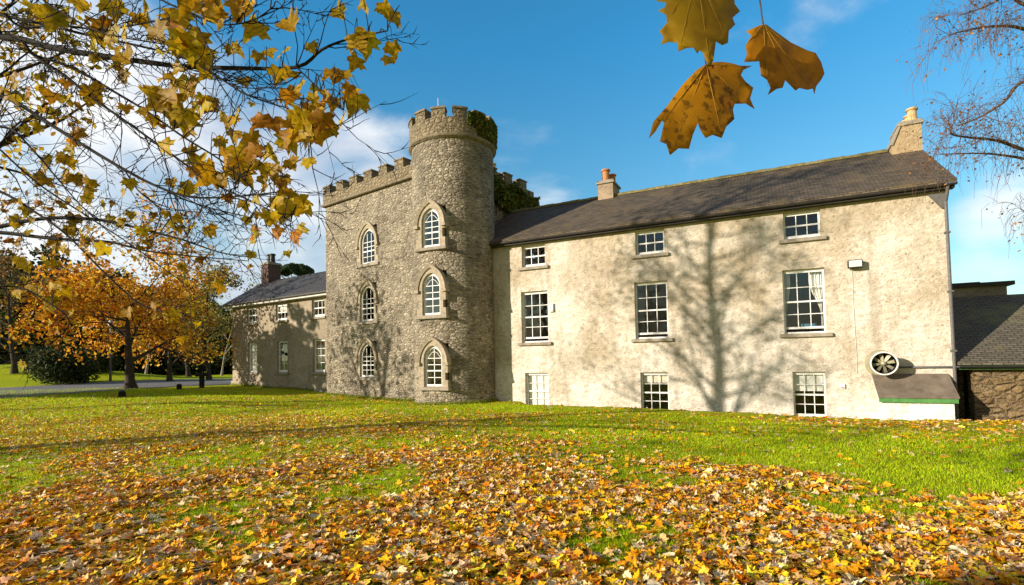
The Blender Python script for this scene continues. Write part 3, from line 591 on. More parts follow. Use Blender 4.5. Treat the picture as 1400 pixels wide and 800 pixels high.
# ------------------------------------------------------------------ stone outbuilding behind the far corner
ob = empty('stone_outbuilding', H.w(.4, .25, 0), H.rot, 'low brown rubble outbuilding with a mossy slate roof and green gutter board', 'outbuilding')
OW = 11.; m = MB(); m.box(.10, OW, 0, .5, -1.6, 1.16); m.box(-.36, .097, .9, 1.4, -1.6, 1.16); m.box(-.36, -.3, 1.403, 6.49, -1.6, 1.16); m.box(OW-.5, OW, .503, 7, -1.6, 1.16); m.box(-.36, OW-.503, 6.5, 7, -1.6, 1.16); m.build('wall', M['rubble_brown'], ob)
m = MB(); m.prism([(-.30, 1.27), (3.5, 3.52), (7.3, 1.27), (7.3, 1.19), (3.5, 3.43), (-.30, 1.19)], 'x', -.33, OW+.2); m.build('roof', M['slate_moss'], ob)
MB().box(-.34, OW+.1, -.24, -.003, 1.05, 1.17).build('fascia', M['green_dark'], ob)
gt = MB(); gt.lathe([(.06, -.3), (.06, OW+.1)], (0, 0, 0), 12, math.pi, 2*math.pi, 'y'); gt.v = [(v[1], -.33+v[0], 1.16+v[2]) for v in gt.v]; gt.build('gutter', M['blackiron'], ob)
fb = empty('flat_roofed_block', H.w(0, 0, 0), H.rot, 'grey flat roofed block showing above the outbuilding ridge', 'building')
b0, bz = H.pix(1383, 384, 4.3)
MB().box(.1, b0-.12, 4.35, 8.2, -1.5, bz-.14).build('wall', M['render_grey'], fb); MB().box(.07, b0+.06, 4.2, 8.3, bz-.138, bz).box(.5, b0-.8, 4.5, 8.2, bz, bz+.06).build('flat_roof', M['fascia'], fb)

# ------------------------------------------------------------------ castle block
BX0, BX1, BD, BT = -7.03, 2.03, 7.0, 10.2
block = empty('castle_block', (B.P[0], B.P[1], 0), B.rot, 'square rubble stone castle block with battlements and three pointed windows', 'castle')
bw = [(-3.36, 6.60, 8.42), (-3.45, 3.66, 5.50), (-3.50, .82, 2.54)]
m = MB(); wall_panel(m, BX0, BX1, -1.2, BT, .7, [(c-.78, c+.78, a+.02, b_+.10) for c, a, b_ in bw])
m.box(BX0, BX0+.7, .703, BD, -1.2, BT); m.box(BX1-.7, BX1, .703, BD, -1.2, BT); m.box(BX0+.703, BX1-.703, BD-.7, BD, -1.2, BT); m.build('wall', M['rubble'], block)
MB().box(BX0+.72, BX1-.72, .72, BD-.72, 9.6, 9.9).box(BX0+.72, BX1-.72, .72, BD-.72, 5.9, 6.1).box(BX0+.72, BX1-.72, .72, BD-.72, 2.9, 3.1).build('inner_floor', M['interior'], block)
for c, a, b_ in bw: gothic_window(block, c, a, b_, 1.14, 1.7, -.015, 3, th=.5)
par = MB(); P_ = .1
for (x0, x1, y0, y1) in ((BX0-P_, BX1+P_, -P_, .38), (BX0-P_, BX0+.38, .383, BD-.383), (BX1-.38, BX1+P_, .383, BD-.383), (BX0-P_, BX1+P_, BD-.38, BD+P_)): par.box(x0, x1, y0, y1, BT+.14, 10.86)
par = par.build('parapet', M['parapet'], block)
sc_ = MB(); sc_.ring([(BX0-.19, -.19), (BX1+.19, -.19), (BX1+.19, BD+.19), (BX0-.19, BD+.19)], [(BX0+.3, .3), (BX1-.3, .3), (BX1-.3, BD-.3), (BX0+.3, BD-.3)], BT+.004, BT+.137); sc_.v = [(v[0], v[2], v[1]) for v in sc_.v]; sc_.build('string_course', M['band'], block, bevel=.03)
def merlon(x0, x1, y0, y1, z0, z1, parent, mt='parapet'):
    o = MB().box(x0, x1, y0, y1, z0, z1-.08).build('merlon', M[mt], parent); MB().box(x0-.04, x1+.04, y0-.04, y1+.04, z1-.078, z1).build('cap_stone', M['band'], o, bevel=.015); return o
for k in range(7):
    x = -7.10+k*1.205
    if x < 1.4: merlon(x, x+.62, -P_+.005, .375, 10.862, 11.34+.015*math.sin(k*3), par)
for k in range(1, 5): merlon(BX0-P_+.005, BX0+.375, k*1.3-.1, k*1.3+.52, 10.862, 11.34, par)
for k in range(0, 5): merlon(BX1-.375, BX1+P_-.005, k*1.3+.6, k*1.3+1.22, 10.862, 11.30, par)
stack(block, .95, 1.7, 4.0, 5.2, 9.6, 11.2, M['stack'], [(1.35, 4.5, .15, .55)], M['pot_buff'])

# ------------------------------------------------------------------ round tower
tower = empty('round_tower', tuple(TC), 0, 'tall round rubble stone tower with a battlemented top and three pointed windows', 'tower')
tw = [(-115.4, 6.41, 8.06), (-115.7, 3.52, 5.31), (-114.6, .52, 2.25)]
TT = 11.0; hs = []; A0 = -300.
for a, z0, z1 in tw: hs.append((math.radians(a)*TR-.70, math.radians(a)*TR+.70, z0+.02, z1+.08))
def bend(x, y, z): r = TR-y; q = x/TR; return (r*math.cos(q), r*math.sin(q), z)
m = MB(); a_ = math.radians(-300)*TR; b_ = math.radians(60)*TR
wall_panel(m, a_, b_, -1.2, TT, .5, hs, bend, [a_+(b_-a_)*k/72 for k in range(73)]); tw_ob = m.build('wall', M['rubble'], tower, normals=False)
tw_ob.data.shade_smooth()
tw_ob.data.set_sharp_from_angle(angle=R(40)) if hasattr(tw_ob.data, 'set_sharp_from_angle') else None
fl = MB()
for z in (2.85, 5.9, 8.7, 11.1): MB().lathe([(.001, z), (1.3, z), (1.3, z+.12), (.001, z+.12)], n=32).build('inner_floor', M['interior'], tower)

for (a, z0, z1) in tw:
    e = empty('window_bay', (0, 0, 0)); 
    q = math.radians(a)
    Mx = Matrix.Rotation(q+math.pi/2, 4, 'Z')
    wnd = gothic_window(None, 0, z0, z1, .90, 1.5, -TR-.045, 2, th=.5)
    bpy.data.objects.remove(e)
    wnd.matrix_local = Mx; wnd.parent = tower
ring = MB(); ring.lathe([(TR-.2, TT+.003), (TR+.03, TT+.003), (TR+.13, TT+.08), (TR+.15, TT+.15), (TR+.10, TT+.20), (TR-.2, TT+.20)], n=72); ring.build('string_course', M['band'], tower, smooth=False)
pr = MB(); pr.lathe([(TR+.08, TT+.203), (TR+.10, TT+.88), (TR-.34, TT+.88), (TR-.34, TT+.203)], n=72); pr = pr.build('parapet', M['parapet'], tower, smooth=False)
for k in range(13):
    c = math.radians(-101.5+k*360/13); hw = math.radians(8.9); m = MB(); z1 = TT+1.33+.03*math.sin(k*2.7)
    m.lathe([(TR+.095, TT+.882), (TR+.095, z1-.09), (TR-.335, z1-.09), (TR-.335, TT+.882), (TR+.095, TT+.882)], n=6, a0=c-hw, a1=c+hw)
    n = 7
    m.f += [tuple(i*n for i in range(4))[::-1], tuple(i*n+n-1 for i in range(4))]
    o = m.build('merlon', M['parapet'], pr)
    m = MB(); hw2 = hw+.018; m.lathe([(TR+.14, z1-.088), (TR+.13, z1), (TR-.36, z1), (TR-.37, z1-.088), (TR+.14, z1-.088)], n=6, a0=c-hw2, a1=c+hw2); m.f += [tuple(i*n for i in range(4))[::-1], tuple(i*n+n-1 for i in range(4))]
    m.build('cap_stone', M['band'], o)
an = empty('roof_antenna', (TC[0]-.5, TC[1]-1.0, 11.2), 0, 'thin pale antenna mast with a small camera on the round tower top', 'antenna')
MB().tube([(0, 0, 0), (0, 0, 1.55)], .022, 8).build('mast', M['white'], an, smooth=True); MB().tube([(0, 0, 1.5), (0, 0, 1.95)], .012, 6).build('aerial', M['white'], an)
MB().lathe([(.001, 0), (.10, .02), (.13, .10), (.10, .2), (.001, .22)], (.16, -.35, 1.12), 16).build('camera_dome', M['plastic'], an, smooth=True); MB().tube([(0, 0, 1.15), (.16, -.35, 1.22)], .02, 6).tube([(.16, -.35, 1.13), (.34, -.42, 1.0)], .05, 8).build('camera_arm', M['iron'], an)

# ------------------------------------------------------------------ low wing
WS = 1.1
wing = empty('low_wing', (L_.P[0]*WS, L_.P[1]*WS, CZ-CZ*WS), L_.rot, 'two-storey grey rendered wing with a dark slate roof beside the castle block', 'house')
lw = [(2.27, 4.11, 5.09, 1.13, 2), (5.45, 4.11, 5.07, 1.15, 2), (8.97, 4.11, 5.10, 1.13, 2), (2.34, 1.05, 2.88, 1.02, 4), (5.56, 1.07, 2.90, 1.04, 4), (9.02, 1.08, 2.88, 1.04, 4)]
m = MB(); WX1 = 12.2; WD = 4.8
wall_panel(m, 0, WX1, -1, 5.36, .45, [(c-w_/2, c+w_/2, a, b_) for c, a, b_, w_, _ in lw]); m.prism([(.453, -1), (WD, -1), (WD, 5.36), (WD/2, 7.1), (.453, 5.36)], 'x', 0, .45); m.box(.453, WX1, WD-.4, WD, -1, 5.36); m.build('wall', M['render_grey'], wing)
MB().box(.5, WX1, .5, WD-.45, 3.3, 3.45).box(.5, WX1, 2.6, 2.7, -.9, 5.3).build('inner_wall', M['interior'], wing)
MB().box(-.06, WX1, -.07, -.004, -.8, .52).build('plinth', M['render_grey'], wing)
for i, (c, a, b_, w_, r) in enumerate(lw):
    wn = sash_window(wing, c, a, b_, w_, 3 if r == 2 else 2, r, rec=.1, backing='blind' if i in (1, 3) else None, back_frac=(0, .42, 0, .98, 0, 0)[i])
    if i == 3: tag(wn, 'tall narrow window with its white blind drawn down')
m = MB(); m.prism([(-.42, 5.42), (WD/2, 7.22), (WD+.42, 5.42), (WD+.42, 5.32), (WD/2, 7.11), (-.42, 5.32)], 'x', -.5, WX1); m.build('roof', M['slate_dark'], wing)
MB().box(-.48, WX1, -.38, -.004, 5.19, 5.315).build('soffit', M['gutter_white'], wing)
gt = MB(); gt.lathe([(.065, -.5), (.065, WX1)], (0, 0, 0), 12, math.pi, 2*math.pi, 'y'); gt.v = [(v[1], -.47+v[0], 5.36+v[2]) for v in gt.v]; gt.build('gutter', M['iron'], wing)
wing.scale = (WS, WS, WS)
stack(wing, -.05, .80, 1.95, 2.85, 6.4, 8.25, M['brick'], [(.22, 2.4, .19, .62), (.56, 2.4, .19, .62)], M['blackiron'])

# ------------------------------------------------------------------ trees
def grow(rg, p, d, Ln, r, lev, out, tips, up=.12, wob=.25, kids=(5, 4, 4, 3), shrink=.6, nseg=6, start=.3, spread=(.5, 1.05)):
    p = np.array(p, float); d = np.array(d, float); d /= np.linalg.norm(d); pts = [p]; rad = [r]; dirs = [d]
    for i in range(nseg):
        d = d + rg.normal(0, wob/nseg**.5, 3) + np.array([0, 0, up/nseg]); d /= np.linalg.norm(d)
        p = p + d*Ln/nseg; pts.append(p); rad.append(r*(1-.78*(i+1)/nseg)); dirs.append(d)
    out.append((lev, pts, rad))
    if lev <= 0: tips.append((pts[-1], d)); tips.append((pts[nseg//2], d)); return
    k = kids[-lev] if lev <= len(kids) else kids[0]
    for j in range(k):
        t = start + (1-start)*(j+rg.uniform(.2, .9))/k; i = min(nseg-1, int(t*nseg)); f = t*nseg-i
        q = pts[i]*(1-f)+pts[i+1]*f; dd = dirs[i]; a = rg.normal(size=3); a = a-dd*(a @ dd); a /= np.linalg.norm(a); s = rg.uniform(*spread)
        grow(rg, q, dd*math.cos(s)+a*math.sin(s), Ln*shrink*rg.uniform(.75, 1.15)*(1.1-.35*t), max(.004, rad[i]*.62), lev-1, out, tips, up, wob, kids, shrink, max(3, nseg-1), start*.8, spread)
    tips.append((pts[-1], d))
def limbs(out, sides=(4, 5, 6, 8, 9)):
    m = MB()
    for lev, pts, rad in out: m.tube(pts, rad, sides[min(max(lev, 0), 4)] if rad[0] > .02 else 3, cap=False)
    return m
def leaves_at(rg, tips, per, sd, size, pal, tmpl=DIA, var=.2, droop=0):
    P = np.array([t[0] for t in tips]); P = np.repeat(P, per, 0) + rg.normal(0, sd, (len(P)*per, 3)) - np.array([0, 0, droop])
    n = len(P); return scatter(tmpl[0], tmpl[1], P, rand_rot(n, rg), size*rg.uniform(.65, 1.3, n), pick(pal, n, rg, var))
def crown_mesh(name, parts, mt, parent, kind=None):
    V = []; T = []; C = []; o = 0
    for v, t, c in parts: V.append(v); T.append(np.asarray(t)+o); C.append(c); o += len(v)
    ob_ = link(name, tri_mesh(name, np.concatenate(V), np.concatenate(T), np.concatenate(C)), mt, parent)
    if kind: ob_['kind'] = kind
    return ob_
PAL_ORANGE = [(.74, .33, .015, 4), (.82, .47, .02, 4), (.50, .17, .015, 2), (.75, .50, .06, 2), (.25, .11, .02, 1)]
PAL_OLIVE = [(.24, .21, .05, 3), (.32, .26, .06, 2), (.17, .16, .04, 2), (.40, .27, .05, 1)]
PAL_DARK = [(.040, .065, .02, 4), (.06, .085, .022, 3), (.028, .045, .015, 2), (.11, .105, .03, 2)]
PAL_RUST = [(.28, .13, .03, 3), (.20, .10, .03, 3), (.36, .20, .04, 2), (.12, .08, .03, 2)]
PAL_PINE = [(.05, .085, .03, 3), (.075, .11, .035, 2), (.035, .06, .02, 2)]
PAL_MAPLE = [(.54, .34, .010, 5), (.50, .28, .008, 4), (.60, .41, .015, 3), (.48, .21, .01, 1.5)]
def grown_tree(name, x, y, height, seed, label, pal, bark, trunk_r, lean=(0, 0, 1), first=.28, lev=3, kids=(7, 6, 5, 4), per=14, sd=.28, size=.16, up=.10, spread=(.55, 1.1), cat='tree', group=None, trunk_frac=.8, shrink=.58, z=None):
    rg = np.random.default_rng(seed); zz = gz1(x, y)-.1 if z is None else z
    e = empty(name, (x, y, zz), 0, label, cat, group); out = []; tips = []
    grow(rg, (0, 0, 0), lean, height*trunk_frac, trunk_r, lev, out, tips, up, .16, kids, shrink, 9, first, spread)
    out[0][2][0] *= 1.5
    limbs(out).build('trunk', M[bark], e, smooth=True, normals=False)
    tp = [t for t in tips if t[0][2] > height*first*.6]
    if per: crown_mesh('crown', [leaves_at(rg, tp, per, sd, size, pal)], M['foliage'], e)
    return e
def evergreen(name, x, y, height, rad, seed, label, pal, n=9000, size=.35, base=.05, shape='round', group=None, cat='tree', zoff=0):
    rg = np.random.default_rng(seed); zz = gz1(x, y)-.15+zoff; e = empty(name, (x, y, zz), 0, label, cat, group)
    m = MB(); m.tube([(0, 0, 0), (.1, 0, height*.35), (0, .1, height*.7)], [max(.08, height*.022), height*.016, .04], 8)
    blobs = []
    for k in range(26):
        t = rg.uniform(base, .95); wdt = (math.sin(math.pi*min(1, t*.75+.2))**.8 if shape == 'round' else (1-t)**.75 + .05)*rad; a = rg.uniform(0, 6.28); rr = wdt*rg.uniform(.2, .75)
        blobs.append((rr*math.cos(a), rr*math.sin(a), t*height, wdt*rg.uniform(.35, .6)))
        m.tube([(0, 0, max(.1, t*height-.5)), (rr*math.cos(a)*.9, rr*math.sin(a)*.9, t*height)], [.05, .015], 4)
    blobs = np.array(blobs); i = rg.choice(len(blobs), n, p=blobs[:, 3]**2/(blobs[:, 3]**2).sum()); dd = rg.normal(size=(n, 3)); dd /= np.linalg.norm(dd, axis=1, keepdims=True)
    P = blobs[i, :3] + dd*blobs[i, 3:4]*rg.uniform(.55, 1.12, (n, 1))*np.array([1, 1, .8]); P[:, 2] = np.maximum(P[:, 2], .05)
    m.build('trunk', M['bark_dark'], e, smooth=True, normals=False)
    crown_mesh('crown', [scatter(DIA[0], DIA[1], P, rand_rot(n, rg), size*rg.uniform(.6, 1.4, n), pick(pal, n, rg, .25))], M['foliage'], e); return e

# ---- the maple whose boughs hang into the picture; its trunk stands outside the frame
def path_px(pts, d0, d1):
    n = len(pts); s = np.concatenate([[0], np.cumsum([math.dist(pts[i], pts[i+1]) for i in range(n-1)])]); s /= s[-1]
    return [at(p[0], p[1], d0+(d1-d0)*t) for p, t in zip(pts, s)]
def smooth_path(P, k=4):
    P = np.array(P); n = len(P); o = []
    for i in range(n-1):
        a, b_, c, d = P[max(i-1, 0)], P[i], P[i+1], P[min(i+2, n-1)]
        for j in range(k):
            t = j/k; o.append(.5*((2*b_)+(c-a)*t+(2*a-5*b_+4*c-d)*t*t+(-a+3*b_-3*c+d)*t**3))
    o.append(P[-1]); return o
TX, TY = -12.3, 9.95; tz = gz1(TX, TY)-.1
rg = np.random.default_rng(21)
oak = empty('maple_tree', (0, 0, 0), 0, 'maple whose long dark boughs and olive yellow leaves hang across the sky beside the tower', 'tree')
TRK = [np.array((TX, TY, tz)), np.array((TX+.05, TY, 2.2)), np.array((TX-.05, TY+.1, 4.4)), np.array((TX+.12, TY+.05, 7.4)), np.array((TX+.05, TY+.2, 10.6)), np.array((TX+.25, TY+.2, 13.4)), np.array((TX+.2, TY+.3, 15.8))]
out = [(4, smooth_path(TRK), list(np.interp(np.linspace(0, 1, 25), [0, .08, .5, 1], [.42, .27, .15, .03])))]; tips = []
up_out = []
for k in range(36):                                                    # the upper crown, thinly leaved
    t = .34+.64*k/36; j = t*6; i = int(j); p = TRK[i]*(1-(j-i))+TRK[min(6, i+1)]*(j-i); a = k*2.4+rg.uniform(-.3, .3); el = rg.uniform(.35, .9)
    grow(rg, p, (math.cos(a)*math.cos(el), math.sin(a)*math.cos(el), math.sin(el)), rg.uniform(3.2, 4.6)*(1.15-.6*t), .10*(1.2-t), 3, up_out, tips, .1, .22, (4, 4, 3), .56, 6, .25, (.45, .95))
def in_frame(P):
    u, v = to_px(P); return P[1] > .3 and 120 < u < 1430 and v > -30
out += [b for b in up_out if not any(in_frame(p) for p in b[1])]; tips = [t for t in tips if not in_frame(t[0])]
BR = [  # photograph traces: points, depth at start and end, start radius px, where on the trunk (z) it leaves
 ([(-40, 42), (0, 50), (30, 54), (75, 66), (150, 78), (215, 87), (250, 91), (320, 93), (405, 92), (440, 68), (475, 54), (530, 42)], 4.7, 3.5, 5.2, 3.4),
 ([(30, 54), (45, 75), (90, 105), (120, 130), (170, 165), (230, 208), (290, 250), (350, 278), (398, 303)], 4.6, 3.7, 3.2, None),
 ([(45, 75), (100, 93), (150, 122), (200, 152), (250, 187), (300, 218), (335, 248), (370, 285)], 4.6, 3.6, 2.4, None),
 ([(-50, 108), (0, 130), (30, 145), (100, 190), (170, 232), (220, 257), (265, 270), (330, 268), (385, 262)], 5.0, 4.1, 3.2, 3.2),
 ([(215, 254), (250, 272), (290, 285), (345, 298)], 4.5, 4.2, 1.6, None),
 ([(-60, 322), (0, 310), (50, 300), (100, 298), (150, 303), (200, 315), (250, 328), (300, 345), (345, 352)], 7.2, 6.0, 3.4, 2.7),
 ([(-60, 318), (0, 318), (60, 325), (100, 328), (150, 331), (200, 343), (260, 350), (340, 357)], 7.0, 6.2, 3.2, 2.6),
 ([(-40, 5), (0, 20), (60, 33), (120, 48), (200, 65), (262, 82), (300, 108)], 4.9, 4.0, 2.8, 4.0),
 ([(-30, 40), (30, 38), (80, 35), (140, 40), (205, 30), (240, 22)], 4.6, 3.8, 2.6, 3.8),
 ([(40, -20), (65, 5), (100, 26), (140, 45), (210, 58), (270, 66)], 4.2, 3.6, 2.0, None),
 ([(180, -25), (225, 2), (258, 16), (300, 33), (345, 28), (375, 8)], 3.7, 3.3, 1.8, None),
 ([(275, 92), (300, 106), (332, 127), (372, 142), (396, 150), (425, 178)], 3.8, 3.4, 1.7, None),
 ([(170, 232), (190, 262), (228, 292), (240, 312)], 4.6, 4.4, 1.3, None),
 ([(405, 92), (422, 108), (445, 130), (470, 150)], 3.6, 3.4, 1.3, None),
 ([(-40, 190), (10, 175), (40, 200), (75, 240), (105, 275), (130, 300)], 6.4, 5.8, 2.0, 3.4),
 ([(-50, 250), (0, 262), (40, 285), (90, 320), (150, 380), (200, 420), (260, 432)], 6.6, 6.0, 2.4, 2.4),
 ([(-40, 400), (20, 392), (60, 410), (95, 440), (70, 470), (45, 490)], 6.6, 6.2, 1.6, 1.9),
 ([(0, 205), (50, 250), (110, 290), (175, 332), (230, 372), (262, 395)], 6.8, 6.3, 1.8, None),
]
PTS = []; tw_tips = []
for pts, d0, d1, rp, tzv in BR:
    P = path_px(pts, d0, d1); r0 = rp*d0/FPX*.8
    if tzv is not None:
        b0 = np.array((TX, TY, tzv)); P = [b0, b0*.5+P[0]*.5+np.array((0, 0, .25))] + P
    S = smooth_path(P); rad = np.linspace(r0*(1.45 if tzv else 1.15), .0045, len(S))
    out.append((3, S, list(rad))); k0 = 8 if tzv is not None else 0
    for i in range(k0, len(S)): PTS.append((S[i], rad[i], S[min(i+1, len(S)-1)]-S[max(i-1, 0)]))
    for i in range(k0+2, len(S)-1, 1):                                   # fine side twigs
        for _ in range(2 if d0 < 6 else 3):
            if rg.random() < (.5 if to_px(S[i])[0] < 410 else .14):
                d = S[i+1]-S[i]; d = d/np.linalg.norm(d); a = rg.normal(size=3); a -= d*(a @ d); a /= np.linalg.norm(a); s = rg.uniform(.4, .9)
                grow(rg, S[i], d*math.cos(s)+a*math.sin(s), rg.uniform(.25, .75), .0055, 2 if rg.random() < .5 else 1, out, tw_tips, .1, .35, (3, 3), .5, 5, .3, (.4, .9))
PP = np.array([p[0] for p in PTS]); px_, py_ = to_px(PP); dep = PP[:, 1]
LP = """45,10,30 72,26,44 108,6,30 155,12,40 195,25,45 215,45,40 140,35,30 170,45,28 240,30,40 265,58,50 250,75,45 285,15,45 255,2,45 150,55,25 128,62,28 138,50,32 172,80,35 155,86,25 170,105,28 225,105,28 238,95,30 255,120,40 280,100,25 128,125,32 215,135,40 235,150,45 250,160,40 210,165,22 278,145,28 17,108,24 14,130,28 38,128,20 70,132,25
335,15,50 345,38,45 396,35,38 300,22,38 240,38,40 255,62,50 275,78,45 314,68,20 352,77,24 385,72,32 426,65,22 464,18,26 498,4,30 537,22,35 490,55,45 485,85,30 538,68,28 530,82,24 462,103,40 380,103,30 395,100,25 408,120,30 395,130,35 430,135,25 445,129,16 455,140,28 475,128,35 485,140,45 467,162,28 344,143,12 355,165,35 375,170,35 410,163,40 425,160,50 440,165,40 420,180,45 395,190,35 345,190,28 320,185,22 320,160,30 312,168,22 260,120,45 285,145,30 230,140,50 245,160,50 255,178,30
302,196,22 322,186,22 330,212,40 345,208,35 370,207,35 395,192,38 421,222,26 260,208,22 225,200,30 270,222,40 285,240,45 270,235,30 305,245,25 305,215,30 318,235,30 335,240,40 360,230,30 375,235,35 385,248,30 388,262,26 363,250,28 260,259,28 235,250,20 311,271,20 335,281,20 352,294,15 372,298,26 390,285,45 375,275,30 415,282,32 408,315,28 378,318,24 345,318,25 343,330,15 288,315,22 261,313,18 227,293,14 179,294,16 177,251,22 343,348,18 430,150,40 450,178,30 405,175,40 435,188,35
28,203,24 105,245,30 90,240,25 122,262,20 118,272,20 140,280,12 50,240,25 58,247,25 38,235,20 4,225,12 75,275,14 93,275,12 37,288,16 110,285,10 62,357,18 73,330,16 97,315,16 100,300,18 54,398,16 73,411,22 88,398,22 99,408,18 36,364,15 23,402,14 36,394,14 11,329,12 19,355,12 15,390,10 34,178,14 52,175,16 100,195,14 97,205,16 80,215,18 88,218,20 96,222,16 66,216,10 47,205,10 102,60,8 65,120,14 35,137,10 62,150,12 240,430,22 262,425,16 300,395,20 248,465,16 175,428,20 210,418,16 150,300,14 120,330,16 20,300,14"""
LPS = [tuple(map(float, s.split(','))) for s in LP.split()]
pos = []; szs = []; rots = []
def hang_rot(rg, n0=None):
    """leaf blade hanging from its stalk: base up, tip down, faces varied"""
    a = rg.uniform(-.95, .95); yv = np.array([math.sin(a)*.8, rg.normal(0, .35), -1.0]); yv /= np.linalg.norm(yv)
    nv = np.array([rg.normal(0, .55), -1, rg.normal(0, .35)]); nv -= yv*(nv @ yv); nv /= np.linalg.norm(nv); xv = np.cross(yv, nv); return np.stack([xv, yv, nv], 1)
LPS += [(a+rg.normal(0, 11), b_+rg.normal(0, 11), c*rg.uniform(.6, .95)) for a, b_, c in LPS if rg.random() < .4]
for px, py, s in LPS:
    d2 = (px_-px)**2+(py_-py)**2; i = int(np.argmin(d2)); D = dep[i]*rg.uniform(.94, 1.05); P = at(px, py, D); size = s*1.0*D/FPX
    if s < 19 and px < 160: D *= 1.1; P = at(px, py, D); size = max(.12, s*1.3*D/FPX)
    size = min(.26, size)
    pos.append(P); szs.append(size); Rr = hang_rot(rg); rots.append(Rr); base = P - Rr[:, 1]*size*.28
    q = PP[i]; mid = q*.45+base*.55+np.array([0, 0, .10*rg.random()+.03])+rg.normal(0, .02, 3)
    out.append((0, smooth_path([q, q*.75+mid*.25+np.array([0, 0, .03]), mid, base], 3), list(np.linspace(.005, .0018, 10))))
for P, d in tw_tips:                                                       # a thin scatter of smaller leaves on the twigs
    u, v_ = to_px(P)
    pr_ = .012 if (u < 170 and v_ > 120) else .006
    if v_ > 290 and u < 260: pr_ = .03
    if u > 480 or (u > 120 and u < 300 and 190 < v_ < 290): pr_ = 0
    if rg.random() < pr_: pos.append(P+rg.normal(0, .03, 3)); szs.append(rg.uniform(.09, .15)); rots.append(hang_rot(rg))
limbs(out).build('trunk', M['bark_dark'], oak, smooth=True, normals=False)
pos = np.array(pos); szs = np.array(szs); rots = np.array(rots); ti = rg.integers(0, len(LEAVES), len(pos)); parts = []
for k in range(len(LEAVES)):
    s = ti == k
    if s.any(): parts.append(scatter(LEAVES[k][0], LEAVES[k][1], pos[s], rots[s], szs[s], pick(PAL_MAPLE, int(s.sum()), rg, .09)))
parts.append(leaves_at(rg, [tips[i] for i in rg.permutation(len(tips))[:11000]], 1, .22, .15, PAL_MAPLE))
crown_mesh('crown', parts, M['leaf'], oak)

# ---- three large leaves hanging close in front
twig_pts = [np.array((-5.6, -3.4, 4.6)), np.array((-3.2, -1.6, 3.9)), np.array((-1.2, -.3, 3.0)), np.array((.1, .45, 2.62)), np.array((.42, .74, 2.42))]
def traced_leaf(label, outline, base, Y, colr, tips_px, stalk_to, bendx, group='three big maple leaves'):
    conv = lambda p: (870+p[0]/3.637, p[1]/3.637)
    b0 = at(*conv(base), Y); e = empty('maple_leaf', tuple(b0), 0, label, 'leaf', group)
    bm = bmesh.new(); vs = [bm.verts.new(at(*conv(p), Y)-b0) for p in outline]; es = [bm.edges.new((vs[i], vs[(i+1) % len(vs)])) for i in range(len(vs))]
    bmesh.ops.triangle_fill(bm, use_beauty=True, edges=es); bmesh.ops.subdivide_edges(bm, edges=[x for x in bm.edges if x.calc_length() > .02], cuts=2, use_grid_fill=True); bmesh.ops.triangulate(bm, faces=bm.faces)
    def dy(x, z): return bendx*(x*x*4+.12*math.sin(x*60+z*25)*.05) + .10*z*z*6*.3 + .0035*math.sin(x*95)*math.cos(z*70) + (x+z)*.18
    O_ = Vector(b0)-Vector((0, 0, CZ))
    def bendp(p):
        q_ = Vector(p)+O_; k_ = 1+dy(p[0], p[2])/Y; return q_*k_-O_
    for v in bm.verts: v.co = bendp(v.co)
    top = [f for f in bm.faces]; r_ = bmesh.ops.extrude_face_region(bm, geom=top); 
    for v in [g_ for g_ in r_['geom'] if isinstance(g_, bmesh.types.BMVert)]: v.co.y += .0007
    bmesh.ops.recalc_face_normals(bm, faces=bm.faces); me = bpy.data.meshes.new('blade'); bm.to_mesh(me); bm.free(); me.shade_smooth()
    link('blade', me, colr, e); vm = MB()
    for tp in tips_px:
        P1 = at(*conv(tp), Y)-b0; pts = []
        for t in np.linspace(0, .9, 9): p = bendp(P1*t); pts.append((p[0], p[1]-.0004, p[2]))
        vm.tube(pts, list(np.linspace(.0006, .0002, 9)), 5)
    vm.build('veins', M['vein'], e, smooth=True)
    q = [np.array(s)-b0 for s in stalk_to]
    MB().tube(smooth_path([np.zeros(3)]+q, 4), .0011, 6).build('stalk', M['stalk'], e, smooth=True); return e
def bigleaf(name, c, c2, spot, sc, lo, hi):
    m, nt, b, N, L = mat(name); _, v = coords(N, L); n = noise(N, L, v, sc, 5); n0 = noise(N, L, v, 14, 4); r = ramp(N, [(lo, spot), (hi, c)]); L(n, r.inputs[0])
    cc = mixc(N, L, n0, r.outputs[0], mixc(N, L, .5, r.outputs[0], c2)); L(cc, b.inputs['Base Color']); b.inputs['Roughness'].default_value = .55; b.inputs['Specular IOR Level'].default_value = .2
    t = N('ShaderNodeBsdfTranslucent'); L(cc, t.inputs[0]); mx = N('ShaderNodeMixShader'); mx.inputs[0].default_value = .55; L(b.outputs[0], mx.inputs[1]); L(t.outputs[0], mx.inputs[2]); L(mx.outputs[0], nt.nodes['Material Output'].inputs[0]); return m
M['vein'] = plain('leaf_vein', (.46, .25, .015), .6, .2, 40, 0); M['stalk'] = plain('leaf_stalk', (.10, .06, .03), .6, .3, 40, 0)
oA = [(300,-140),(240,-150),(150,-110),(110,-60),(85,-20),(105,5),(150,12),(140,38),(108,52),(148,72),(155,112),(115,155),(135,182),(122,222),(165,207),(205,213),(210,256),(250,238),(285,236),(304,266),(316,248),(334,266),(345,300),(365,326),(384,300),(390,250),(396,205),(428,224),(456,212),(460,152),(492,122),(478,88),(516,55),(490,20),(484,-40),(520,-80),(440,-130),(360,-145)]
oB = [(345,320),(300,348),(230,420),(150,530),(85,605),(62,690),(98,650),(128,598),(138,610),(118,702),(150,717),(168,772),(210,737),(262,740),(282,668),(306,612),(322,652),(345,686),(380,670),(425,686),(447,630),(488,592),(480,545),(490,516),(545,514),(588,542),(566,490),(582,436),(545,408),(520,374),(534,346),(575,328),(520,328),(470,313),(420,307),(370,311)]
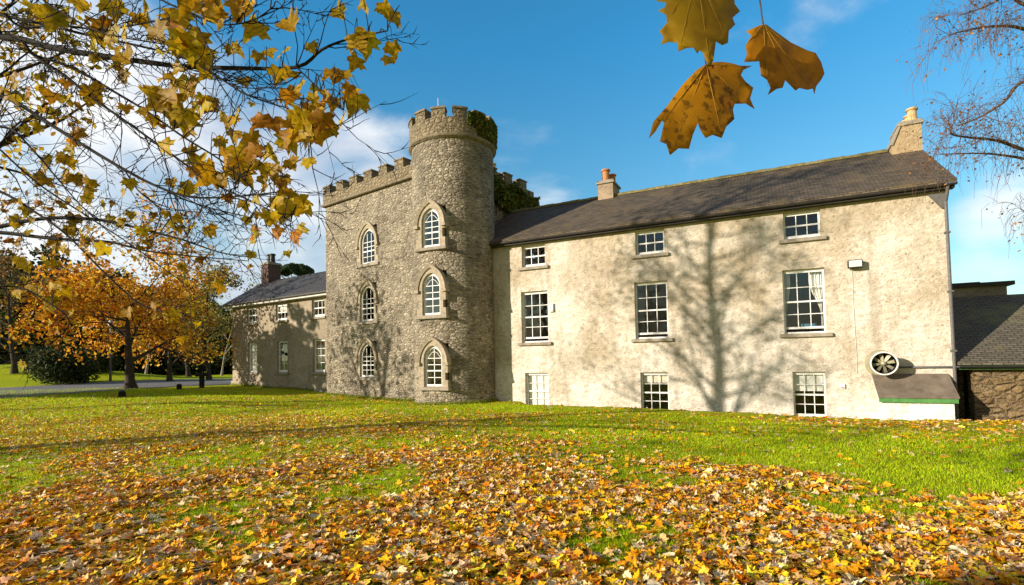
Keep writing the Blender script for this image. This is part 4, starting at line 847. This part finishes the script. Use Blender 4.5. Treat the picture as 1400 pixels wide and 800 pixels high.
oC = [(630,120),(590,136),(546,156),(574,176),(543,225),(550,268),(536,308),(612,304),(620,374),(650,396),(668,436),(654,472),(700,441),(728,436),(741,398),(768,425),(792,450),(812,437),(850,446),(879,440),(886,468),(894,430),(920,396),(936,366),(920,310),(892,263),(850,250),(770,212),(690,155),(648,123)]
tw_ = lambda x, y, z: np.array((x, y, z))
traced_leaf('mustard yellow maple leaf cut by the top of the picture, above the spotted leaf', oA, (300, -130), .70, bigleaf('mustard_leaf', (.52, .32, .012), (.62, .42, .03), (.36, .18, .012), 24, .3, .55), [(120, 155), (210, 254), (365, 322), (455, 210), (512, 55)], [at(951, -60, .68), twig_pts[3]*.6+twig_pts[4]*.4], .5)
traced_leaf('brown spotted orange maple leaf, lowest of the three hanging leaves', oB, (346, 322), .74, bigleaf('spotted_leaf', (.62, .29, .010), (.68, .37, .016), (.18, .06, .01), 70, .40, .47), [(66, 684), (168, 768), (425, 684), (585, 538), (572, 330)], [at(963, 60, .76), at(961, -40, .76), twig_pts[3]*.4+twig_pts[4]*.6], .6)
traced_leaf('plain orange brown folded maple leaf hanging alone on a long stalk', oC, (631, 121), .78, bigleaf('orange_leaf', (.62, .28, .010), (.66, .33, .012), (.30, .12, .01), 34, .3, .5), [(543, 225), (656, 470), (792, 448), (885, 465), (934, 366)], [at(1040.5, 12, .78), at(1039, -35, .77), twig_pts[4]], .6)

# ---- maple behind the viewer that carries them and shades the foreground
rg = np.random.default_rng(5)
sm = grown_tree('maple_tree', -13.6, -3.0, 11.5, 33, 'leafy maple standing behind the viewer with a bough over the three big leaves', PAL_MAPLE, 'bark_dark', .34, first=.22, per=3, sd=.30, size=.17)
bw_ = MB(); off = np.array((-13.6, -3.0, gz1(-13.6, -3.0)-.1)); bw_.tube(smooth_path([np.array((-13.6, -3.0, 4.6)), np.array((-9, -2.8, 5.2))] + twig_pts, 5), list(np.linspace(.09, .002, 31)), 7); bw_.v = [tuple(np.array(v)-off) for v in bw_.v]; bw_.build('bough', M['bark_dark'], sm, smooth=True)

# ---- trees beyond the frame that throw their shade on the castle and the wing
grown_tree('shade_tree', -23.8, 18.3, 10.5, 41, 'half bare orange maple outside the frame, shading the castle block', PAL_ORANGE, 'bark', .3, first=.12, per=6, sd=.4, size=.22)

evergreen('shade_tree', -31.8, 24.4, 11, 4.0, 43, 'dark evergreen outside the frame beside the full orange maple', PAL_DARK, 9000, .45, .05)
grown_tree('shade_tree', -21.5, 5.3, 8.5, 44, 'small thin orange maple outside the frame that stripes the lawn with shade', PAL_ORANGE, 'bark', .2, first=.25, per=1, sd=.35, size=.2)
# ---- orange maple by the road and the planting behind it
P0 = at(179, 531, 32.5)
e = grown_tree('maple_tree', P0[0], P0[1], 10.6, 51, 'spreading orange maple standing by the road in front of the dark trees', PAL_ORANGE, 'bark', .30, lean=(-.05, 0, 1), first=.30, kids=(11, 6, 5, 4), per=42, sd=.38, size=.22, spread=(.75, 1.45), shrink=.90, up=-.16, trunk_frac=.50)
def spot(px, Y): p = at(px, 500, Y); return p[0], p[1]
for i, (px, Y, h, s, lab, pal, per) in enumerate([
    (286, 46, 10.0, 61, 'olive tinged half bare tree beside the end of the low wing', PAL_OLIVE, 24),
    (258, 52, 9.6, 62, 'thin grey green tree between the orange maple and the olive tree', PAL_OLIVE, 22),
    (303, 62, 11.5, 63, 'bare pale tree peeping over the end of the wing roof', PAL_OLIVE, 2),
    (232, 44, 7.4, 64, 'small rusty tree just behind the orange maple', PAL_RUST, 9),
    (20, 44, 10.5, 65, 'rusty brown tree above the grassy bank', PAL_RUST, 8)]):
    x, y = spot(px, Y); grown_tree('tree', x, y, h, s, lab, pal, 'bark' if i != 2 else 'bark_pale', .2 if i != 2 else .12, first=.1, per=per, sd=.34, size=.2, spread=(.5, 1.0))
x, y = spot(199, 56); grown_tree('sapling', x, y, 5.2, 71, 'slender pale stemmed sapling on the far lit grass strip', PAL_OLIVE, 'bark_pale', .16, lean=(.12, 0, 1), first=.5, lev=2, kids=(6, 5), per=14, sd=.3, size=.18)
for i, (px, Y, h, r, lab) in enumerate([
    (-70, 62, 17, 6.0, 'tall dark evergreen at the far edge of the bank'), (0, 60, 15.5, 5.5, 'broad dark evergreen rising behind the rusty tree'), (60, 66, 17, 6.0, 'dark evergreen behind the round yew bush'),
    (118, 70, 16, 6.0, 'dark evergreen behind the lamp post'), (172, 72, 15, 6.0, 'dark evergreen straight behind the orange maple trunk'), (222, 74, 13.5, 5.5, 'low dark evergreen behind the slender sapling'),
    (262, 72, 12, 5.0, 'dark evergreen behind the thin grey green tree'), (304, 70, 10.5, 5.0, 'dark evergreen beside the end wall of the wing'), (345, 78, 9.0, 5.5, 'dark evergreen hidden mostly by the wing')]):
    x, y = spot(px, Y); evergreen('evergreen_tree', x, y, h, r, 80+i, lab, PAL_DARK, 8000, .5, .03, group='dark trees behind the road')
x, y = spot(88, 41); evergreen('yew_bush', x, y, 3.6, 2.3, 95, 'rounded dark yew bush on the grassy bank', PAL_DARK, 9000, .2, .03, cat='bush')
x, y = spot(128, 47); evergreen('laurel_bush', x, y, 2.6, 1.8, 96, 'smaller dark bush beside the lamp post', PAL_DARK, 5000, .2, .03, cat='bush')
# umbrella pine beyond the wing
P1 = at(404, 500, 62); rg = np.random.default_rng(14); zt_ = at(404, 357, 62)[2]
pn = empty('pine_tree', (P1[0], P1[1], 0), 0, 'umbrella shaped green pine top showing above the wing roof', 'tree'); out = []; tips = []
for k in range(9):
    a = k*.7; grow(rg, (0, 0, zt_-3.2), (math.cos(a), math.sin(a), .9), 2.4, .09, 1, out, tips, .1, .2, (4,), .5)
m = limbs(out); m.tube([(0, 0, -.3), (.1, 0, zt_*.5), (0, 0, zt_-2.9)], [.4, .28, .18], 8); m.build('trunk', M['bark'], pn, smooth=True, normals=False)
n = 9000; a = rg.uniform(0, 6.28, n); r = 2.15*np.sqrt(rg.random(n)); lump = .25*np.sin(a*3+1)+.2*np.sin(a*7); P = np.stack([r*np.cos(a), r*np.sin(a), zt_-.35-1.15*(r/2.15)**2+lump*(r/2.15)-rg.uniform(0, .75, n)*(1.1-r/2.4)], 1)
crown_mesh('crown', [scatter(DIA[0], DIA[1], P, rand_rot(n, rg), .22*rg.uniform(.6, 1.3, n), pick(PAL_PINE, n, rg, .25))], M['foliage'], pn)
# far woodland closing the horizon
rg = np.random.default_rng(99); n = 42000; a = rg.uniform(-1.25, 1.25, n); rr = 190+rg.uniform(0, 25, n); hh = (6+9*fnoise(a*14, 0*a, 5)+4*vnoise(a*60, 0*a, 9)); zz = rg.random(n)**.8*hh
P = np.stack([np.sin(a)*rr, np.cos(a)*rr, zz-1], 1); o = crown_mesh('woodland', [scatter(DIA[0], DIA[1], P, rand_rot(n, rg), rg.uniform(1.2, 2.6, n), pick(PAL_DARK+PAL_OLIVE, n, rg, .25))], M['foliage'], None, 'stuff'); tag(o, 'far belt of dark trees along the horizon behind the castle', 'woodland')

# ---- birch reaching in from beyond the frame on the other side
rg = np.random.default_rng(31); out = []; tips = []
bt = np.array((11.9, 8.9, gz1(11.9, 8.9)-.1)); bi = empty('birch_tree', (0, 0, 0), 0, 'birch with drooping reddish bare twigs against the sky beside the house gable', 'tree')
BT_ = [bt, bt+np.array((.1, 0, 3)), bt+np.array((-.1, .1, 6.5)), bt+np.array((.1, 0, 11.5))]; out.append((4, smooth_path(BT_), list(np.linspace(.2, .03, 13))))
BB = [([(1455, 232), (1400, 217), (1345, 210), (1285, 211)], 8.9, 8.3, 3.4), ([(1450, 222), (1400, 205), (1362, 192), (1325, 188), (1300, 182), (1308, 160)], 8.9, 8.0, 3.3), ([(1450, 130), (1400, 112), (1372, 140), (1340, 160), (1310, 172)], 8.8, 8.2, 5.0),
      ([(1460, 70), (1400, 40), (1360, 36), (1320, 42), (1298, 48)], 8.9, 8.0, 5.6), ([(1450, 20), (1400, 6), (1378, -5), (1345, 10), (1310, 22)], 8.8, 8.0, 6.2), ([(1470, 290), (1425, 285), (1400, 290)], 9, 8.6, 3.0), ([(1455, -40), (1400, -30), (1360, -25)], 8.9, 8.2, 7.0)]
for pts, d0, d1, z0 in BB:
    P = path_px(pts, d0, d1); b0 = bt+np.array((0, 0, z0)); S = smooth_path([b0]+P, 7); rad = np.linspace(.042, .006, len(S)); out.append((3, S, list(rad)))
    for i in range(7, len(S)):
        for _ in range(1 + (i % 2)):
            d = S[min(i+1, len(S)-1)]-S[i-1]; d /= np.linalg.norm(d); a = rg.normal(size=3); v = d*.6+a*.6+np.array((0, 0, .35)); tl = []
            sub = []; grow(rg, S[i], v, rg.uniform(.3, .75), .0045, 1, sub, tl, -.5, .35, (3,), .6, 6, .25, (.3, .9)); out += sub
            for (P_e, d_e) in tl:
                if rg.random() < .5: Lh = rg.uniform(.1, .4); out.append((0, [P_e, P_e+d_e*Lh*.3+np.array((0, 0, -Lh*.3)), P_e+d_e*Lh*.4+rg.normal(0, .05, 3)+np.array((0, 0, -Lh))], [.003, .0025, .0018])); tips.append((P_e+np.array((0, 0, -Lh*.5)), d_e))
limbs(out).build('trunk', M['twig_red'], bi, smooth=True, normals=False)
crown_mesh('crown', [leaves_at(rg, tips, 1, .12, .045, [(.30, .14, .04, 3), (.22, .09, .04, 2), (.4, .24, .08, 1)])], M['foliage'], bi)

# ---- ivy
rg = np.random.default_rng(3)
n = 2600; a = R(-64)+R(64)*rg.random(n); q = (a-R(-64))/R(72); zlo = 11.85-.5*np.clip(q*3, 0, 1)-.3*fnoise(q*9, q*0, 2); zhi = 11.95+.42*fnoise(q*11, q*0+3, 4); z = zlo+(zhi-zlo)*rg.random(n); r = TR+.09+.09*rg.random(n)*fnoise(q*14, z*2, 6)*1.6
P = np.stack([r*np.cos(a), r*np.sin(a), z], 1); iv = empty('ivy', tuple(TC), 0, 'thick ivy clump draped over the round tower battlements', 'ivy')
PAL_IVY = [(.09, .125, .022, 4), (.14, .17, .03, 3), (.26, .22, .035, 1.2), (.28, .15, .03, .8)]
crown_mesh('foliage', [scatter(DIA[0], DIA[1], P, rand_rot(n, rg), .15*rg.uniform(.6, 1.4, n), pick(PAL_IVY, n, rg, .3))], M['foliage'], iv)
sm_ = MB()
for k in range(7): aa = R(-60+k*10); sm_.tube([((TR+.11)*math.cos(aa), (TR+.11)*math.sin(aa), 11.2), ((TR+.14)*math.cos(aa+.1), (TR+.14)*math.sin(aa+.1), 12.0)], .02, 5)
sm_.build('stem', M['bark'], iv)
n = 6000; y = 2.6+4.7*rg.random(n); q = (y-2.6)/4.7; top = 10.55+.7*fnoise(y*2.6, y*0, 8)-.45*q; low = 10.1-1.5*np.clip(q, 0, 1)-.5*fnoise(y*1.5, y*0, 5); z = low+(top-low)*rg.random(n)**.75; x = BX1+.12+.38*rg.random(n)*fnoise(y*3, z*2, 2)*1.5
P = np.stack([x, y, z], 1); iv2 = empty('ivy', (B.P[0], B.P[1], 0), B.rot, 'ivy mass covering the castle block battlements behind the tower', 'ivy')
crown_mesh('foliage', [scatter(DIA[0], DIA[1], P, rand_rot(n, rg), .17*rg.uniform(.6, 1.4, n), pick(PAL_IVY, n, rg, .3))], M['foliage'], iv2)
sm_ = MB()
for k in range(6): sm_.tube([(BX1+.12, 3+k*.7, 8.9), (BX1+.13, 3.1+k*.7, 10.8)], .025, 5)
sm_.build('stem', M['bark'], iv2)

# ---- road furniture
P = at(151, 516, 43); lp = empty('lamp_post', (P[0], P[1], gz1(P[0], P[1])-.05), 0, 'slim grey lamp post beyond the road beside the orange maple', 'lamp post')
MB().lathe([(.10, 0), (.10, .8), (.06, .9), (.05, 4.6)], n=12).build('post', M['iron'], lp, smooth=True); MB().lathe([(.05, 4.6), (.2, 4.72), (.24, 5.0), (.1, 5.2), (.002, 5.25)], n=14).build('lantern', M['lampglass'], lp, smooth=True)
def post(px, py, Y, w_, h, label, cap):
    P = at(px, py, Y); e = empty('bollard', (P[0], P[1], gz1(P[0], P[1])-.05), .3, label, 'bollard'); MB().box(-w_/2, w_/2, -w_/2, w_/2, 0, h).build('post', M['bark_dark'], e, bevel=.02)
    if cap: MB().box(-w_*1.35, w_*1.35, -w_*.7, w_*.7, h-.16, h+.06).build('cap', M['bark_dark'], e, bevel=.02)
    else: MB().lathe([(w_*.62, h), (w_*.5, h+.05), (.002, h+.09)], n=10).build('cap', M['blackiron'], e)
post(276, 527, 33.5, .26, .95, 'dark wooden marker post with a crosspiece near the wing corner', True)
post(167, 541, 26.0, .26, .34, 'short black bollard at the near road edge below the orange maple', False)
post(245, 529, 32, .24, .32, 'stubby black bollard between the maple trunk and the marker post', False)

# ------------------------------------------------------------------ grass and fallen leaves
rg = np.random.default_rng(11)
def litter_density(x, y):
    u, v = to_px(np.stack([x, y, gz(x, y)], -1)); n1 = fnoise(x*.55, y*.55, 2); n2 = fnoise(x*1.7, y*1.7, 8); s = lambda t: np.clip(t, 0, 1)
    edge = np.interp(u, [-400, 0, 300, 600, 900, 1050, 1200, 1400, 1800], [680, 664, 650, 625, 632, 655, 668, 664, 660])
    dense = s((v-edge)/np.interp(u, [0, 500, 700, 1400], [120, 80, 60, 45])+(n1-.5)*2.6+.5)
    dense = dense**1.9*(.75+.5*n2); dense = dense*(1-.93*np.exp(-(((u-860)/95)**2+((v-735)/40)**2)**1.0)*s(n2*2.2))*(1-.55*s((n2-.55)*4))
    mid = np.interp(u, [-400, 0, 420, 620, 800, 1000, 1800], [.5, .46, .36, .20, .07, .05, .05])*s((v-535)/30)*(.25+1.5*s((n1-.35)*2.2))*np.where(y < 10.5, 1.0, 2.6)
    streak = .38*s(1-np.abs(v-588-6*np.sin(u*.02))/9)*s((460-u)/90) + .22*s(1-np.abs(v-612)/8)*s((n1-.42)*6)*s((560-u)/80) + .3*s(1-np.abs(v-549)/7)*s((330-u)/60)
    mid = mid + streak*s(.4+n2)
    return np.maximum(dense, np.minimum(mid, .75)), u, v, dense
PAL_L = [(.94, .57, .012, 5.2), (.94, .41, .010, 5.2), (.80, .26, .010, 2.2), (.84, .52, .20, 3.8), (.90, .68, .40, 3.8), (.60, .30, .08, 1.5), (.30, .13, .04, .7), (.93, .70, .06, 1.6)]
def litter(n, d0, d1, per, lift, sd, smin, smax):
    d = np.sqrt(rg.random(n)*(d1*d1-d0*d0)+d0*d0) if per == 'area' else d0*(d1/d0)**rg.random(n)
    x = rg.uniform(-1.12*d-1.2, 1.12*d+2.2, n); D, u, v, den = litter_density(x, d); k = rg.random(n) < D; x, d, den = x[k], d[k], den[k]; m_ = len(x)
    z = gz(x, d)+.012+lift*rg.random(m_)*den; return np.stack([x, d, z], 1), tilt_rot(m_, 1., rg) if sd is None else tilt_rot(m_, sd, rg), rg.uniform(smin, smax, m_), pick(PAL_L, m_, rg, .16)
parts = []
for n, d0, d1, lift, sd, smin, smax in ((60000, 3.0, 10.5, .045, .25, .08, .17), (17000, 3.0, 9, .05, .4, .03, .07), (62000, 10.5, 17, .02, .25, .08, .165), (42000, 17, 30, .015, .2, .10, .17)):
    P, Ro, S_, C_ = litter(n, d0, d1, 'area', lift, sd, smin, smax); ti = rg.integers(0, len(LITTER), len(P))
    for k in range(len(LITTER)):
        s = ti == k; parts.append(scatter(LITTER[k][0], LITTER[k][1], P[s], Ro[s], S_[s], C_[s]))
o = crown_mesh('fallen_leaves', parts, M['litter'], None, 'stuff'); tag(o, 'carpet of yellow, orange and buff fallen maple leaves over the lawn', 'fallen leaves')
def blades(n, d0, d1, w0, h0):
    d = d0*(d1/d0)**rg.random(n); x = rg.uniform(-1.12*d-1.2, 1.12*d+2.2, n); dn = litter_density(x, d)[3]; lx = (x-H.P[0])*H.y[0]+(d-H.P[1])*H.y[1]; bx = (x-B.P[0])*B.y[0]+(d-B.P[1])*B.y[1]
    k = (rg.random(n) > dn*.75) & (lx < -1.0) & (bx < -.05) & ((x-TC[0])**2+(d-TC[1])**2 > 4.2); x, d = x[k], d[k]; m_ = len(x); sc = np.maximum(1, d/6)**.75
    z = gz(x, d)-.004; a = rg.uniform(0, 6.28, m_); wv = w0*sc*rg.uniform(.6, 1.3, m_); h = h0*rg.uniform(.5, 1.4, m_)*sc**.45; le = h*rg.uniform(.1, .9, m_); b_ = rg.uniform(0, 6.28, m_)
    V = np.stack([np.stack([x-wv*np.cos(a), d-wv*np.sin(a), z], 1), np.stack([x+wv*np.cos(a), d+wv*np.sin(a), z], 1), np.stack([x+le*np.cos(b_), d+le*np.sin(b_), z+h], 1)], 1).reshape(-1, 3)
    c = pick([(.44, .58, .004, 4), (.54, .66, .005, 3), (.28, .43, .004, 3), (.60, .54, .05, 1)], m_, rg, .18); pn_ = fnoise(x*.45, d*.45, 31)[:, None]; c = c*(.62+.75*pn_)*(1+np.array([.35, .1, .6])*(fnoise(x*.9+7, d*.9, 17)[:, None]-.5)); return V, np.arange(3*m_).reshape(-1, 3), np.repeat(c, 3, 0)
def edge_tufts(n, F, x0, x1, yo, zs=1.):
    xx = rg.uniform(x0, x1, n); off = yo-.02-np.abs(rg.normal(0, .09, n)); P = F.P*zs+F.u*xx[:, None]+F.y*off[:, None]; x, d = P[:, 0], P[:, 1]; z = gz(x, d)-.01; a = rg.uniform(0, 6.28, n); h = rg.uniform(.06, .26, n)*(.4+fnoise(xx*2, xx*0, 4)); wv = rg.uniform(.006, .012, n); b_ = rg.uniform(0, 6.28, n); le = h*.5
    V = np.stack([np.stack([x-wv*np.cos(a), d-wv*np.sin(a), z], 1), np.stack([x+wv*np.cos(a), d+wv*np.sin(a), z], 1), np.stack([x+le*np.cos(b_), d+le*np.sin(b_), z+h], 1)], 1).reshape(-1, 3)
    return V, np.arange(3*n).reshape(-1, 3), np.repeat(pick([(.24, .32, .01, 3), (.34, .36, .03, 2), (.42, .34, .10, 1)], n, rg, .2), 3, 0)
def tower_tufts(n):
    a = rg.uniform(R(-165), R(-10), n); r = TR+.02+np.abs(rg.normal(0, .08, n)); x = TC[0]+r*np.cos(a); d = TC[1]+r*np.sin(a); z = gz(x, d)-.01; h = rg.uniform(.06, .25, n)*(.4+fnoise(a*4, a*0, 4)); q = rg.uniform(0, 6.28, n); wv = .009
    V = np.stack([np.stack([x-wv*np.cos(q), d-wv*np.sin(q), z], 1), np.stack([x+wv*np.cos(q), d+wv*np.sin(q), z], 1), np.stack([x+h*.4*np.cos(q+1), d+h*.4*np.sin(q+1), z+h], 1)], 1).reshape(-1, 3)
    return V, np.arange(3*n).reshape(-1, 3), np.repeat(pick([(.24, .32, .01, 3), (.34, .36, .03, 2), (.42, .34, .10, 1)], n, rg, .2), 3, 0)
o = crown_mesh('grass', [edge_tufts(2600, B, BX0, 0, 0), edge_tufts(3000, L_, 0, 9.5, 0, WS), edge_tufts(2500, H, 0, 9, 0), tower_tufts(1800), blades(270000, 3.4, 13, .0035, .042), blades(240000, 13, 34, .004, .042)], M['blade'], None, 'stuff'); tag(o, 'short bright green lawn grass', 'grass')
